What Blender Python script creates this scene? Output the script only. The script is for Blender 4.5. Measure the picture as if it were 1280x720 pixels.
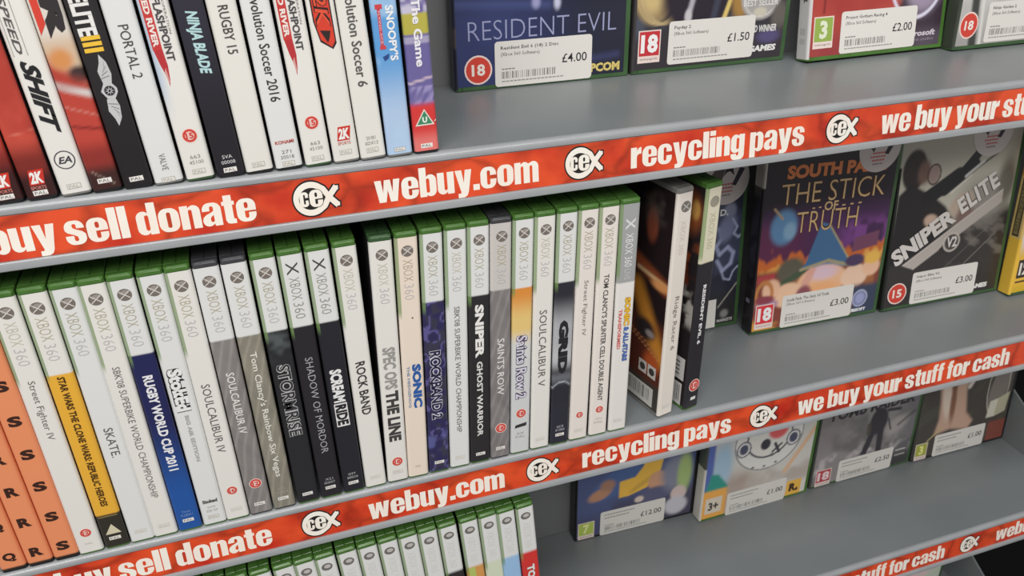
import bpy, math
import numpy as np
from mathutils import Matrix, Vector

SC = bpy.context.scene
for o in list(bpy.data.objects):
    bpy.data.objects.remove(o)
COL = SC.collection
MM = 0.001
rad = math.radians

# ------------------------------------------------------------ camera
CAM = (0.0769, -0.4553, 0.1636)
YAW, PIT, ROL, FPX = 0.328, 0.499, -0.011, 1047.7
fw = Vector((math.sin(YAW)*math.cos(PIT), math.cos(YAW)*math.cos(PIT), -math.sin(PIT)))
rt = Vector((math.cos(YAW), -math.sin(YAW), 0))
up = rt.cross(fw)
r2 = rt*math.cos(ROL)+up*math.sin(ROL)
u2 = up*math.cos(ROL)-rt*math.sin(ROL)
cd = bpy.data.cameras.new('camera')
cam = bpy.data.objects.new('camera', cd); COL.objects.link(cam)
cam.matrix_world = Matrix(((r2.x, u2.x, -fw.x, CAM[0]), (r2.y, u2.y, -fw.y, CAM[1]),
                           (r2.z, u2.z, -fw.z, CAM[2]), (0, 0, 0, 1)))
cd.sensor_width = 36.0; cd.lens = FPX*36/1280; cd.clip_start = 0.01; cd.clip_end = 50
cd.dof.use_dof = True; cd.dof.focus_distance = 0.53; cd.dof.aperture_fstop = 22
SC.camera = cam

# ------------------------------------------------------------ world, lamps, exposure
w = bpy.data.worlds.new('shop_ambient'); SC.world = w; w.use_nodes = True
bg = w.node_tree.nodes['Background']
bg.inputs[0].default_value = (1.0, 0.985, 0.965, 1); bg.inputs[1].default_value = 0.36
def area(name, loc, size, power, target, color=(1, 0.975, 0.94)):
    l = bpy.data.lights.new(name, 'AREA'); l.shape = 'RECTANGLE'; l.size, l.size_y = size
    l.energy = power; l.color = color
    o = bpy.data.objects.new(name, l); COL.objects.link(o); o.location = loc
    o.rotation_euler = (Vector(target)-Vector(loc)).to_track_quat('-Z', 'Y').to_euler()
area('ceiling_panel_light', (0.1, -0.75, 1.45), (1.6, 0.5), 17.5, (0.1, -0.75, 0))
area('aisle_panel_light', (-0.4, -1.7, 1.45), (2.2, 0.6), 36, (0.2, -0.6, -0.3))
vs = SC.view_settings
vs.view_transform = 'Standard'; vs.look = 'None'; vs.gamma = 1.0; vs.exposure = 0.0
vs.use_curve_mapping = False
SC.display_settings.display_device = 'sRGB'

# ------------------------------------------------------------ helpers
def lin(c):
    c = np.asarray(c, float)/255.0
    return np.where(c <= 0.04045, c/12.92, ((c+0.055)/1.055)**2.4)
KS = 0.86     # how bright a white print reads where the spines stand
def C(r, g, b, k=None):
    return tuple(np.minimum(lin((r, g, b))/(k or KS), 0.92))
def F(r, g, b):
    return C(r, g, b, 0.86)

def mat(name, color, rough=0.4, metal=0.0, spec=0.5, coat=0.0):
    m = bpy.data.materials.new(name); m.use_nodes = True
    b = m.node_tree.nodes['Principled BSDF']
    b.inputs['Base Color'].default_value = (*color, 1); b.inputs['Roughness'].default_value = rough
    b.inputs['Metallic'].default_value = metal; b.inputs['Specular IOR Level'].default_value = spec
    b.inputs['Coat Weight'].default_value = coat; b.inputs['Coat Roughness'].default_value = 0.12
    return m
def nodes(m): return m.node_tree.nodes, m.node_tree.links
def noise_mix(m, c1, c2, scale, detail=3, lo=0.35, hi=0.65, stretch=(1, 1, 1)):
    n, l = nodes(m)
    tc = n.new('ShaderNodeTexCoord'); mp = n.new('ShaderNodeMapping'); nz = n.new('ShaderNodeTexNoise')
    mp.inputs['Scale'].default_value = stretch
    rp = n.new('ShaderNodeValToRGB')
    nz.inputs['Scale'].default_value = scale; nz.inputs['Detail'].default_value = detail
    rp.color_ramp.elements[0].position = lo; rp.color_ramp.elements[0].color = (*c1, 1)
    rp.color_ramp.elements[1].position = hi; rp.color_ramp.elements[1].color = (*c2, 1)
    l.new(tc.outputs['Object'], mp.inputs['Vector']); l.new(mp.outputs[0], nz.inputs['Vector'])
    l.new(nz.outputs['Fac'], rp.inputs[0]); l.new(rp.outputs[0], n['Principled BSDF'].inputs['Base Color'])
    return rp, mp, nz
def bump(m, scale, strength, dist=0.0004):
    n, l = nodes(m)
    tc = n.new('ShaderNodeTexCoord'); nz = n.new('ShaderNodeTexNoise'); bp = n.new('ShaderNodeBump')
    nz.inputs['Scale'].default_value = scale; bp.inputs['Strength'].default_value = strength
    bp.inputs['Distance'].default_value = dist
    l.new(tc.outputs['Object'], nz.inputs['Vector']); l.new(nz.outputs['Fac'], bp.inputs['Height'])
    l.new(bp.outputs[0], n['Principled BSDF'].inputs['Normal'])

M = {}
M['shelf'] = mat('grey_powder_coat', (.2, .215, .22), 0.34, 0, 0.5)
noise_mix(M['shelf'], (.178, .197, .205), (.205, .222, .23), 9, 2); bump(M['shelf'], 900, 0.12)
M['rail'] = mat('grey_rail_plastic', (.31, .33, .345), 0.2, 0, 0.5)
noise_mix(M['rail'], (.30, .315, .33), (.33, .345, .36), 30, 2)
M['back'] = mat('grey_back_panel', (.19, .195, .20), 0.45)
noise_mix(M['back'], (.18, .185, .19), (.20, .205, .21), 5, 2)
M['black'] = mat('dark_gap_black', (.004, .004, .005), 0.7, 0, 0.15)  # near-black colour stands in for the unlit gap beyond the bay
noise_mix(M['black'], (.003, .003, .0035), (.005, .005, .0055), 4, 2)
M['floor'] = mat('dark_floor_vinyl', (.07, .07, .072), 0.4)
noise_mix(M['floor'], (.06, .06, .062), (.085, .083, .08), 12, 4)
M['card'] = mat('printed_card_under_film', (.8, .8, .8), 0.33, 0, 0.45, 0.12)
n_, l_ = nodes(M['card']); at = n_.new('ShaderNodeAttribute'); at.attribute_name = 'Col'
l_.new(at.outputs['Color'], n_['Principled BSDF'].inputs['Base Color'])
M['label'] = mat('sticker_paper', (.8, .8, .8), 0.5, 0, 0.35)
n_, l_ = nodes(M['label']); at = n_.new('ShaderNodeAttribute'); at.attribute_name = 'Col'
l_.new(at.outputs['Color'], n_['Principled BSDF'].inputs['Base Color'])
def plastic(name, a, b, rough=0.28):
    m = mat(name, a, rough, 0, 0.5); noise_mix(m, a, b, 60, 2); bump(m, 500, 0.08); return m
M['green'] = plastic('green_case_plastic', (.066, .165, .03), (.09, .215, .045))
M['dkgreen'] = plastic('dull_green_case_plastic', (.045, .105, .04), (.06, .13, .05))
M['grey'] = plastic('dark_grey_case_plastic', (.055, .055, .062), (.075, .075, .082))
M['clear'] = plastic('clear_grey_case_plastic', (.2, .195, .185), (.26, .25, .24))
M['dark'] = plastic('black_case_plastic', (.012, .012, .014), (.02, .02, .022))
# red printed strip: flame-like orange cells with darker veins
m = M['red'] = mat('red_printed_strip', (.6, .08, .03), 0.35, 0, 0.45, 0.1)
rp, mp, nz = noise_mix(m, C(176, 34, 22), C(214, 76, 38), 26, 3, .3, .6, (1, 1, 1.4))
n, l = nodes(m)
vo = n.new('ShaderNodeTexVoronoi'); vo.feature = 'DISTANCE_TO_EDGE'; vo.inputs['Scale'].default_value = 22
r3 = n.new('ShaderNodeValToRGB'); r3.color_ramp.elements[0].position = 0.0; r3.color_ramp.elements[1].position = 0.10
r3.color_ramp.elements[0].color = (.62, .62, .62, 1)
mx = n.new('ShaderNodeMix'); mx.data_type = 'RGBA'; mx.blend_type = 'MULTIPLY'; mx.inputs[0].default_value = 1
nn = n.new('ShaderNodeTexNoise'); nn.inputs['Scale'].default_value = 40
va = n.new('ShaderNodeVectorMath'); va.operation = 'SCALE'; va.inputs['Scale'].default_value = 0.02
vb = n.new('ShaderNodeVectorMath'); vb.operation = 'ADD'
l.new(mp.outputs[0], nn.inputs['Vector']); l.new(nn.outputs['Color'], va.inputs[0])
l.new(va.outputs[0], vb.inputs[0]); l.new(mp.outputs[0], vb.inputs[1]); l.new(vb.outputs[0], vo.inputs['Vector'])
l.new(vo.outputs['Distance'], r3.inputs[0]); l.new(rp.outputs[0], mx.inputs[6]); l.new(r3.outputs[0], mx.inputs[7])
l.new(mx.outputs[2], n['Principled BSDF'].inputs['Base Color'])
M['ink_white'] = mat('white_lettering', C(236, 224, 214), 0.4, 0, 0.4)
noise_mix(M['ink_white'], C(232, 219, 208), C(238, 227, 218), 60)
M['ink_black'] = mat('black_outline_ink', (.012, .01, .01), 0.4)
noise_mix(M['ink_black'], (.01, .008, .008), (.016, .013, .013), 60)

def link(name, me, parent=None):
    o = bpy.data.objects.new(name, me); COL.objects.link(o)
    if parent: o.parent = parent
    return o
def tag(o, label, cat, group=None):
    o['label'] = label; o['category'] = cat
    if group: o['group'] = group
    return o
class MB:
    """one mesh, several materials; input in mm"""
    def __init__(s): s.v = []; s.f = []; s.m = []
    def add(s, vs, fs, mi=0):
        b = len(s.v); s.v += [tuple(p) for p in vs]
        for f in fs: s.f.append([i+b for i in f]); s.m.append(mi)
    def cbox(s, x0, x1, y0, y1, z0, z1, c=0.6, mi=0):
        vs = []; P = ((x0, x1), (y0, y1), (z0, z1))
        idx = {}
        for ix in (0, 1):
            for iy in (0, 1):
                for iz in (0, 1):
                    corner = [P[0][ix], P[1][iy], P[2][iz]]; sg = [1-2*ix, 1-2*iy, 1-2*iz]
                    for a in range(3):
                        p = [corner[k]+(sg[k]*c if k != a else 0) for k in range(3)]
                        idx[(ix, iy, iz, a)] = len(vs); vs.append(p)
        fs = []
        for a in range(3):
            o = [k for k in range(3) if k != a]
            for e in (0, 1):
                q = []
                for (i, j) in ((0, 0), (1, 0), (1, 1), (0, 1)):
                    t = [0, 0, 0]; t[a] = e; t[o[0]] = i; t[o[1]] = j; q.append(idx[(*t, a)])
                fs.append(q if (e == 1) == (a != 1) else q[::-1])
            for i in (0, 1):
                for j in (0, 1):
                    t0 = [0, 0, 0]; t0[o[0]] = i; t0[o[1]] = j; t1 = list(t0); t1[a] = 1
                    fs.append([idx[(*t0, o[0])], idx[(*t1, o[0])], idx[(*t1, o[1])], idx[(*t0, o[1])]])
        for ix in (0, 1):
            for iy in (0, 1):
                for iz in (0, 1):
                    fs.append([idx[(ix, iy, iz, a)] for a in range(3)])
        s.add(vs, fs, mi)
    def prism(s, prof, x0, x1, mi=0):
        """profile [(y,z)] extruded along x"""
        n = len(prof)
        s.add([(x0, *p) for p in prof]+[(x1, *p) for p in prof],
              [[i, (i+1) % n, n+(i+1) % n, n+i] for i in range(n)]+[list(range(n))[::-1], list(range(n, 2*n))], mi)
    def build(s, name, mats, parent=None, smooth=None):
        me = bpy.data.meshes.new(name)
        me.from_pydata([(p[0]*MM, p[1]*MM, p[2]*MM) for p in s.v], [], s.f)
        for k in mats: me.materials.append(k)
        me.polygons.foreach_set('material_index', s.m)
        if smooth:
            me.polygons.foreach_set('use_smooth', [True]*len(s.f)); me.set_sharp_from_angle(angle=rad(smooth))
        me.update()
        return link(name, me, parent) if name != '_mesh' else me

# ------------------------------------------------------------ text and shapes in 2D
_tc = {}
def text2d(s, bold=0.0, shear=0.0, res=2, space=1.0):
    k = (s, bold, shear, res, space)
    if k in _tc: return _tc[k]
    cu = bpy.data.curves.new('txt', 'FONT'); cu.body = s; cu.offset = bold; cu.shear = shear
    cu.resolution_u = res; cu.space_character = space
    ob = bpy.data.objects.new('txt', cu); me = ob.to_mesh()
    v = np.empty(len(me.vertices)*3); me.vertices.foreach_get('co', v); v = v.reshape(-1, 3)[:, :2].copy()
    f = [list(p.vertices) for p in me.polygons]
    ob.to_mesh_clear(); bpy.data.objects.remove(ob); bpy.data.curves.remove(cu)
    lo = v.min(0); hi = v.max(0); v = (v-lo)/np.maximum(hi-lo, 1e-6)
    _tc[k] = (v, f, (hi-lo)); return _tc[k]
def fill2d(loops):
    cu = bpy.data.curves.new('shp', 'CURVE'); cu.dimensions = '2D'; cu.fill_mode = 'BOTH'
    for pts in loops:
        sp = cu.splines.new('POLY'); sp.points.add(len(pts)-1); sp.use_cyclic_u = True
        for p, q in zip(sp.points, pts): p.co = (q[0], q[1], 0, 1)
    ob = bpy.data.objects.new('shp', cu); me = ob.to_mesh()
    v = np.array([x.co[:2] for x in me.vertices]).reshape(-1, 2); f = [list(p.vertices) for p in me.polygons]
    ob.to_mesh_clear(); bpy.data.objects.remove(ob); bpy.data.curves.remove(cu)
    return v, f
def arc(cx, cy, rx, ry, a0, a1, n=10):
    return [(cx+rx*math.cos(rad(a0+(a1-a0)*i/n)), cy+ry*math.sin(rad(a0+(a1-a0)*i/n))) for i in range(n+1)]
def rrect(x0, y0, x1, y1, r, n=4):
    return (arc(x1-r, y1-r, r, r, 0, 90, n)+arc(x0+r, y1-r, r, r, 90, 180, n) +
            arc(x0+r, y0+r, r, r, 180, 270, n)+arc(x1-r, y0+r, r, r, 270, 360, n))
def slot(x0, x1, y0, y1): 
    r = (x1-x0)/2; return rrect(x0, y0, x1, y1, min(r, (y1-y0)/2)*0.98, 4)

# heavy condensed lettering of the strips, drawn as outlines (mm)
XH, AH, DH = 13.2, 17.6, -3.6
def _bowl_d(h):
    return ([(10.6, 0), (10.6, h), (6.2, h), (6.2, XH-1.4)]+arc(3.6, XH-3.6, 3.6, 3.6, 55, 180, 7) +
            arc(3.6, 3.6, 3.6, 3.6, 180, 305, 7)+[(6.2, 1.2), (6.2, 0)])
def glyphs():
    G = {}
    hole = slot(4.3, 6.4, 2.3, XH-2.3)
    G['d'] = (10.6, [_bowl_d(AH), hole])
    G['b'] = (10.6, [[(10.6-x, y) for x, y in _bowl_d(AH)], [(10.6-x, y) for x, y in hole]])
    G['p'] = (10.6, [[(10.6-x, XH-y) for x, y in _bowl_d(XH-DH)], [(10.6-x, y) for x, y in hole]])
    g = ([(10.6, XH), (6.2, XH), (6.2, XH-1.2)]+arc(3.6, XH-3.6, 3.6, 3.6, 55, 180, 7)+arc(3.6, 4.4, 3.6, 3.4, 180, 300, 7) +
         [(6.2, 1.9), (6.2, 0.2)]+[(5.6, -0.9), (4.6, -0.9), (4.4, 0.4), (0.2, 0.4)]+arc(3.4, -1.0, 3.2, 2.7, 190, 270, 4)+arc(7.2, -0.3, 3.4, 3.4, 270, 360, 6))
    G['g'] = (10.6, [g, slot(4.3, 6.4, 3.4, XH-2.3)])
    G['o'] = (10.8, [rrect(0, 0, 10.8, XH, 4.4, 7), slot(4.3, 6.5, 2.2, XH-2.2)])
    n = [(0, 0), (0, XH), (4.3, XH), (4.3, XH-1.4)]+arc(7.2, XH-3.4, 3.4, 3.4, 125, 0, 7)+[(10.6, 0), (6.3, 0), (6.3, 10)]+[(5.9, 10.8), (4.8, 10.8), (4.3, 10)]+[(4.3, 0)]
    G['n'] = (10.6, [n]); G['u'] = (10.6, [[(10.6-x, XH-y) for x, y in n]])
    mm_ = [(0, 0), (0, XH), (4.2, XH), (4.2, XH-1.4)]+arc(6.9, XH-3.2, 3.0, 3.2, 125, 40, 5)+arc(12.8, XH-3.4, 3.5, 3.4, 130, 0, 7) + \
        [(16.3, 0), (12.1, 0), (12.1, 10), (11.5, 10.8), (10.6, 10.6), (10.25, 9.8), (10.25, 0), (6.05, 0), (6.05, 10), (5.5, 10.8), (4.7, 10.6), (4.2, 9.8), (4.2, 0)]
    G['m'] = (16.3, [mm_])
    G['r'] = (7.6, [[(0, 0), (0, XH), (4.3, XH), (4.3, XH-2.0)]+arc(7.6, XH-3.0, 3.3, 3.0, 165, 90, 4)+[(7.6, 9.0), (6.0, 8.9), (4.8, 8.3), (4.3, 7.0), (4.3, 0)]])
    e = (arc(4.3, XH-4.3, 4.3, 4.3, 90, 180, 6)+arc(4.3, 4.3, 4.3, 4.3, 180, 270, 6)+arc(6.3, 4.3, 4.3, 4.3, 270, 350, 6) +
         [(10.6, 5.2), (6.5, 5.2)]+arc(5.4, 3.0, 1.05, 1.0, 0, -180, 6)+[(4.35, 6.2), (10.6, 6.2)]+arc(6.3, XH-4.3, 4.3, 4.3, 0, 90, 6))
    G['e'] = (10.6, [e, slot(4.35, 6.4, 7.6, XH-2.1)])
    c = (arc(4.3, XH-4.3, 4.3, 4.3, 90, 180, 6)+arc(4.3, 4.3, 4.3, 4.3, 180, 270, 6)+arc(6.1, 4.3, 4.3, 4.3, 270, 355, 6) +
         [(10.4, 5.6), (6.4, 5.6)]+arc(5.35, 3.2, 1.05, 1.0, 0, -180, 6)+arc(5.35, XH-3.2, 1.05, 1.0, 180, 0, 6)+[(6.4, 8.0), (10.4, 8.0)]+arc(6.1, XH-4.3, 4.3, 4.3, 0, 90, 6))
    G['c'] = (10.4, [c])
    a = ([(10.4, 0), (10.4, XH-4)]+arc(6.4, XH-4, 4, 4, 0, 90, 6)+arc(4.2, XH-3.8, 3.9, 3.8, 90, 175, 6)+[(0.3, 8.6), (4.3, 8.6)]+arc(5.3, 10.3, 1.0, 1.0, 180, 0, 5) +
         [(6.3, 8.6), (5.0, 7.7), (2.2, 6.6), (0.5, 5.2), (0, 3.4)]+arc(3.2, 3.2, 3.2, 3.2, 180, 285, 5)+[(5.2, 0.6), (6.2, 1.4), (6.3, 0)])
    G['a'] = (10.4, [a, [(6.2, 6.2), (4.9, 5.4), (4.3, 4.4), (4.3, 3.0), (4.8, 2.3), (5.7, 2.3), (6.2, 3.0)]])
    s = (arc(5.9, XH-4, 4, 4, 0, 90, 6)+arc(4.0, XH-3.7, 3.9, 3.7, 90, 180, 6)+[(0.2, 7.9), (1.4, 6.7), (4.6, 5.3), (5.9, 4.4), (6.1, 3.2)]+arc(5.1, 2.8, 1.0, 0.9, 0, -180, 5) +
         [(4.1, 5.0), (0, 5.0)]+arc(4.0, 3.9, 4.0, 3.9, 180, 270, 6)+arc(6.2, 3.8, 4.0, 3.8, 270, 360, 6)+[(10.0, 5.6), (8.6, 7.0), (5.4, 8.4), (4.2, 9.2), (4.0, 10.2)]+arc(5.0, 10.6, 1.0, 0.8, 180, 0, 5)+[(6.0, 8.9), (9.9, 8.9)])
    G['s'] = (10.2, [s])
    G['l'] = (4.4, [[(0, 0), (0, AH), (4.4, AH), (4.4, 0)]])
    G['i'] = (4.4, [[(0, 0), (0, XH), (4.4, XH), (4.4, 0)], [(0, XH+1.2), (0, AH), (4.4, AH), (4.4, XH+1.2)]])
    G['.'] = (4.2, [[(0, 0), (0, 3.6), (4.2, 3.6), (4.2, 0)]])
    G['t'] = (6.8, [[(1.2, 2.2), (1.2, 10.6), (0, 10.6), (0, 12.8), (1.2, 12.8), (1.2, 16.2), (5.6, 16.2), (5.6, 12.8), (6.8, 12.8), (6.8, 10.6), (5.6, 10.6), (5.6, 3.2), (5.9, 2.6), (6.8, 2.5), (6.8, 0), (3.6, 0), (2, .5)]])
    G['f'] = (6.4, [[(1.0, 0), (1.0, 10.6), (0, 10.6), (0, 12.8), (1.0, 12.8), (1.0, 14.6), (1.5, 16.4), (2.9, 17.5), (6.4, AH), (6.4, 15.0), (5.6, 15.0), (5.2, 14.5), (5.2, 12.8), (6.4, 12.8), (6.4, 10.6), (5.2, 10.6), (5.2, 0)]])
    G['y'] = (10.8, [[(0, XH), (4.3, XH), (5.5, 5.4), (6.6, XH), (10.8, XH), (8.4, -0.4), (7.4, -2.6), (5.4, DH), (1.6, DH), (1.6, -1.0), (3.4, -0.9), (3.6, 0.0), (3.2, 1.2)]])
    G['w'] = (15.6, [[(0, XH), (4.1, XH), (4.9, 5.6), (6.0, XH), (9.7, XH), (10.8, 5.6), (11.6, XH), (15.6, XH), (13.4, 0), (9.2, 0), (7.85, 7.2), (6.4, 0), (2.2, 0)]])
    G['h'] = (10.6, [[(0, 0), (0, AH), (4.3, AH), (4.3, XH-1.4)]+n[4:]])
    return G
GL = {k: (wd, *fill2d(lp)) for k, (wd, lp) in glyphs().items()}
def heavy(s):
    """lettering as (verts, faces) starting at x=0, plus its width"""
    x = 0; V = []; Fc = []
    for ch in s:
        if ch == ' ': x += 3.6; continue
        wd, v, f = GL[ch]; b = sum(len(q) for q in V)
        V.append(v+np.array([x, 0])); Fc += [[i+b for i in q] for q in f]; x += wd+0.75
    return np.concatenate(V), Fc, x-0.75

# ------------------------------------------------------------ printed surfaces (vertex colour prints)
def ss(a, b, x): t = np.clip((x-a)/(b-a), 0, 1); return t*t*(3-2*t)
def vnoise(u, v, s, seed=0):
    x = np.asarray(u)/s; y = np.asarray(v)/s; xi = np.floor(x).astype(int); yi = np.floor(y).astype(int)
    def h(a, b): return (np.sin(a*127.1+b*311.7+seed*74.7)*43758.5453) % 1
    fx = x-xi; fy = y-yi; fx = fx*fx*(3-2*fx); fy = fy*fy*(3-2*fy)
    return (h(xi, yi)*(1-fx)+h(xi+1, yi)*fx)*(1-fy)+(h(xi, yi+1)*(1-fx)+h(xi+1, yi+1)*fx)*fy
def fbm(u, v, s, seed=0): return vnoise(u, v, s, seed)*.55+vnoise(u, v, s/2.1, seed+1)*.3+vnoise(u, v, s/4.3, seed+2)*.15
class Img:
    def __init__(s, u, v, base): s.u, s.v = u, v; s.c = np.tile(np.array(base, float), (len(u), 1))
    def mix(s, m, col): m = np.clip(np.asarray(m, float), 0, 1)[:, None]; s.c = s.c*(1-m)+np.array(col)*m; return s
    def ell(s, cu, cv, ru, rv, col, soft=.15, rot=0, op=1):
        a = rad(rot); x = (s.u-cu)*math.cos(a)+(s.v-cv)*math.sin(a); y = -(s.u-cu)*math.sin(a)+(s.v-cv)*math.cos(a)
        return s.mix(op*(1-ss(1-soft, 1+soft, np.sqrt((x/ru)**2+(y/rv)**2))), col)
    def line(s, u0, v0, u1, v1, wd, col, soft=.5, op=1):
        dx, dy = u1-u0, v1-v0; t = np.clip(((s.u-u0)*dx+(s.v-v0)*dy)/(dx*dx+dy*dy), 0, 1)
        d = np.hypot(s.u-u0-t*dx, s.v-v0-t*dy); return s.mix(op*(1-ss(wd/2-soft, wd/2+soft, d)), col)
    def ring(s, cu, cv, ru, rv, wd, col, soft=.4):
        r = np.hypot((s.u-cu)/ru, (s.v-cv)/rv); d = abs(r-1)*(ru+rv)/2
        return s.mix(1-ss(wd/2-soft, wd/2+soft, d), col)
    def poly(s, pts, col, soft=.6):
        inside = np.zeros(len(s.u), bool); n = len(pts)
        dmin = np.full(len(s.u), 1e9)
        for i in range(n):
            (x0, y0), (x1, y1) = pts[i], pts[(i+1) % n]
            cnd = ((y0 > s.v) != (y1 > s.v)); xx = (x1-x0)*(s.v-y0)/((y1-y0) or 1e-9)+x0
            inside ^= cnd & (s.u < xx)
            dx, dy = x1-x0, y1-y0; t = np.clip(((s.u-x0)*dx+(s.v-y0)*dy)/(dx*dx+dy*dy+1e-9), 0, 1)
            dmin = np.minimum(dmin, np.hypot(s.u-x0-t*dx, s.v-y0-t*dy))
        sd = np.where(inside, dmin, -dmin); return s.mix(ss(-soft, soft, sd), col)

TH, DP, HT = 14.2, 135.0, 190.0
LAY = 0.06
class Print:
    """card insert or sticker: geometry plus printed colours, one mesh"""
    def __init__(s, dp=DP): s.V = []; s.F = []; s.Cc = []; s.n = 0; s.dp = dp; s.X = TH/2+0.12
    def face(s, side, lay):
        e = lay*LAY; X = s.X; d = s.dp
        if side == 'spine': return lambda u, v: np.stack([u, np.full_like(u, -0.12-e), v], 1)
        if side == 'front': return lambda u, v: np.stack([np.full_like(u, X+e), u, v], 1)
        return lambda u, v: np.stack([np.full_like(u, -X-e), d-u, v], 1)
    def raw(s, P, faces, cols):
        s.V.append(np.asarray(P, float)); s.F += [[i+s.n for i in f] for f in faces]; s.n += len(P)
        cols = np.asarray(cols, float)
        if cols.ndim == 1: cols = np.tile(cols, (len(P), 1))
        s.Cc.append(cols)
    def grid(s, side, u0, u1, v0, v1, nu, nv, fn, lay=0):
        uu, vv = np.meshgrid(np.linspace(u0, u1, nu+1), np.linspace(v0, v1, nv+1)); u = uu.ravel(); v = vv.ravel()
        fc = [[j*(nu+1)+i, j*(nu+1)+i+1, (j+1)*(nu+1)+i+1, (j+1)*(nu+1)+i] for j in range(nv) for i in range(nu)]
        s.raw(s.face(side, lay)(u, v), fc, fn(u, v))
    def shape(s, side, pts, col, lay=1, holes=()):
        if holes: v, f = fill2d([pts, *holes])
        else: v = np.array(pts, float); f = [list(range(len(pts)))]
        s.raw(s.face(side, lay)(v[:, 0], v[:, 1]), f, col)
    def quad(s, side, u0, v0, u1, v1, col, lay=1): s.shape(side, [(u0, v0), (u1, v0), (u1, v1), (u0, v1)], col, lay)
    def disc(s, side, cu, cv, r, col, lay=1, rv=None, n=20): s.shape(side, arc(cu, cv, r, rv or r, 0, 360-360/n, n-1), col, lay)
    def text(s, side, t, u0, v0, u1, v1, col, lay=2, down=False, bold=0.0, shear=0.0, skew=0.0, out=None, outw=0.03, res=2, rot=0, space=1.0):
        """fit the words into the box; down = reads top to bottom on a spine"""
        def put(b, c, l, grow=0):
            v, f, sz = text2d(t, b, shear, res, space)
            du, dv = (u1-u0), (v1-v0)
            if down: U = u0-grow+v[:, 1]*(du+2*grow); W = v1+grow-v[:, 0]*(dv+2*grow)
            else:
                U = u0-grow+v[:, 0]*(du+2*grow); W = v0-grow+v[:, 1]*(dv+2*grow)+skew*(v[:, 0]-.5)*du
            if rot:
                a = rad(rot); mu, mv = (u0+u1)/2, (v0+v1)/2
                U, W = mu+(U-mu)*math.cos(a)-(W-mv)*math.sin(a), mv+(U-mu)*math.sin(a)+(W-mv)*math.cos(a)
            s.raw(s.face(side, l)(U, W), f, c)
        if out is not None: put(bold+outw, out, lay-1, outw*5)
        put(bold, col, lay)
    def build(s, name, parent, material, label=None):
        V = np.concatenate(s.V)*MM; me = bpy.data.meshes.new(name)
        me.from_pydata(V.tolist(), [], s.F)
        cc = np.concatenate(s.Cc); li = np.empty(len(me.loops), int); me.loops.foreach_get('vertex_index', li)
        a = me.color_attributes.new('Col', 'FLOAT_COLOR', 'CORNER')
        rgba = np.ones((len(li), 4)); rgba[:, :3] = cc[li]; a.data.foreach_set('color', rgba.ravel())
        me.materials.append(material); me.update()
        o = link(name, me, parent)
        if label: o['label'] = label
        return o

# ------------------------------------------------------------ a game case
_shell = {}
def shell_mesh(kind, dp):
    if (kind, dp) in _shell: return _shell[(kind, dp)]
    b = MB(); h = TH/2
    r = 1.9
    prof = arc(h-r, r, r, r, -90, 0, 4)+[(h, 4.6), (-h, 4.6)]+arc(-h+r, r, r, r, 180, 270, 4)
    n = len(prof)
    lv = [(0, .6), (.6, 0), (HT-.8, 0), (HT, .8)]
    vs = []
    for z, ins in lv: vs += [(x*(1-ins/h), ins+(y*(1-ins/4.6)), z) for x, y in prof]
    fs = [[k*n+i, k*n+(i+1) % n, (k+1)*n+(i+1) % n, (k+1)*n+i] for k in range(3) for i in range(n)]
    fs += [list(range(n))[::-1], [3*n+i for i in range(n)]]
    b.add(vs, fs)
    b.cbox(-h, -0.12, 4.7, dp, 0, HT, .45); b.cbox(0.12, h, 4.7, dp, 0, HT, .45)
    b.cbox(-h+1.2, h-1.2, 3.0, dp-.5, .5, HT-.5, .3)
    # raised pocket rim at the head of the spine
    b.cbox(-h+.9, h-.9, -0.35, 1.2, HT-3.2, HT-0.9, .25)
    _shell[(kind, dp)] = b.build('_mesh', [M[kind]], smooth=40)
    _shell[(kind, dp)].name = 'case_shell'
    return _shell[(kind, dp)]

WHITE = C(222, 219, 213)
SL0, SL1 = 1.6, 186.4
def sleeve_base(p, spine_fn, nz=93, nu=8, front=WHITE, back=WHITE, fgrid=None, bgrid=None, edge=None):
    """wrap-round card: spine, two rounded corners, both covers"""
    h = TH/2; r = 1.9; d = p.dp
    p.grid('spine', -h+r, h-r, SL0, SL1, nu, nz, spine_fn)
    for sg in (-1, 1):
        a = np.linspace(0, 90, 5); zz = np.linspace(SL0, SL1, nz+1)
        X = sg*(h-r+(r+.12)*np.sin(np.radians(a))); Y = r-(r+.12)*np.cos(np.radians(a))
        P = np.array([(X[i], Y[i], z) for z in zz for i in range(5)])
        fc = [[j*5+i, j*5+i+1, (j+1)*5+i+1, (j+1)*5+i] for j in range(nz) for i in range(4)]
        cc = np.array(spine_fn(np.clip(P[:, 0], -h+.3, h-.3), P[:, 2]), float)
        if edge is not None and sg < 0:
            m_ = (ss(128, 136, P[:, 2])*.75)[:, None]; cc = cc*(1-m_)+np.array(edge)*m_
        p.raw(P, fc, cc)
    if fgrid: p.grid('front', r, d-4, 3.2, SL1, *fgrid)
    else: p.quad('front', r, SL0, d-4, SL1, front, 0)
    if bgrid: p.grid('back', 4, d-r, 3.2, SL1, *bgrid)
    else: p.quad('back', 4, SL0, d-r, SL1, back, 0)
def bands(*bs):
    """bs = (z_top, colour or function) from the top down, last one goes to the foot"""
    def fn(u, v):
        out = np.zeros((len(u), 3)); done = np.zeros(len(u), bool)
        for i, (zt, c) in enumerate(bs):
            zb = bs[i+1][0] if i+1 < len(bs) else -1
            m = (v <= zt) & (v > zb)
            out[m] = c(u[m], v[m]) if callable(c) else c
        return out
    return fn
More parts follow.
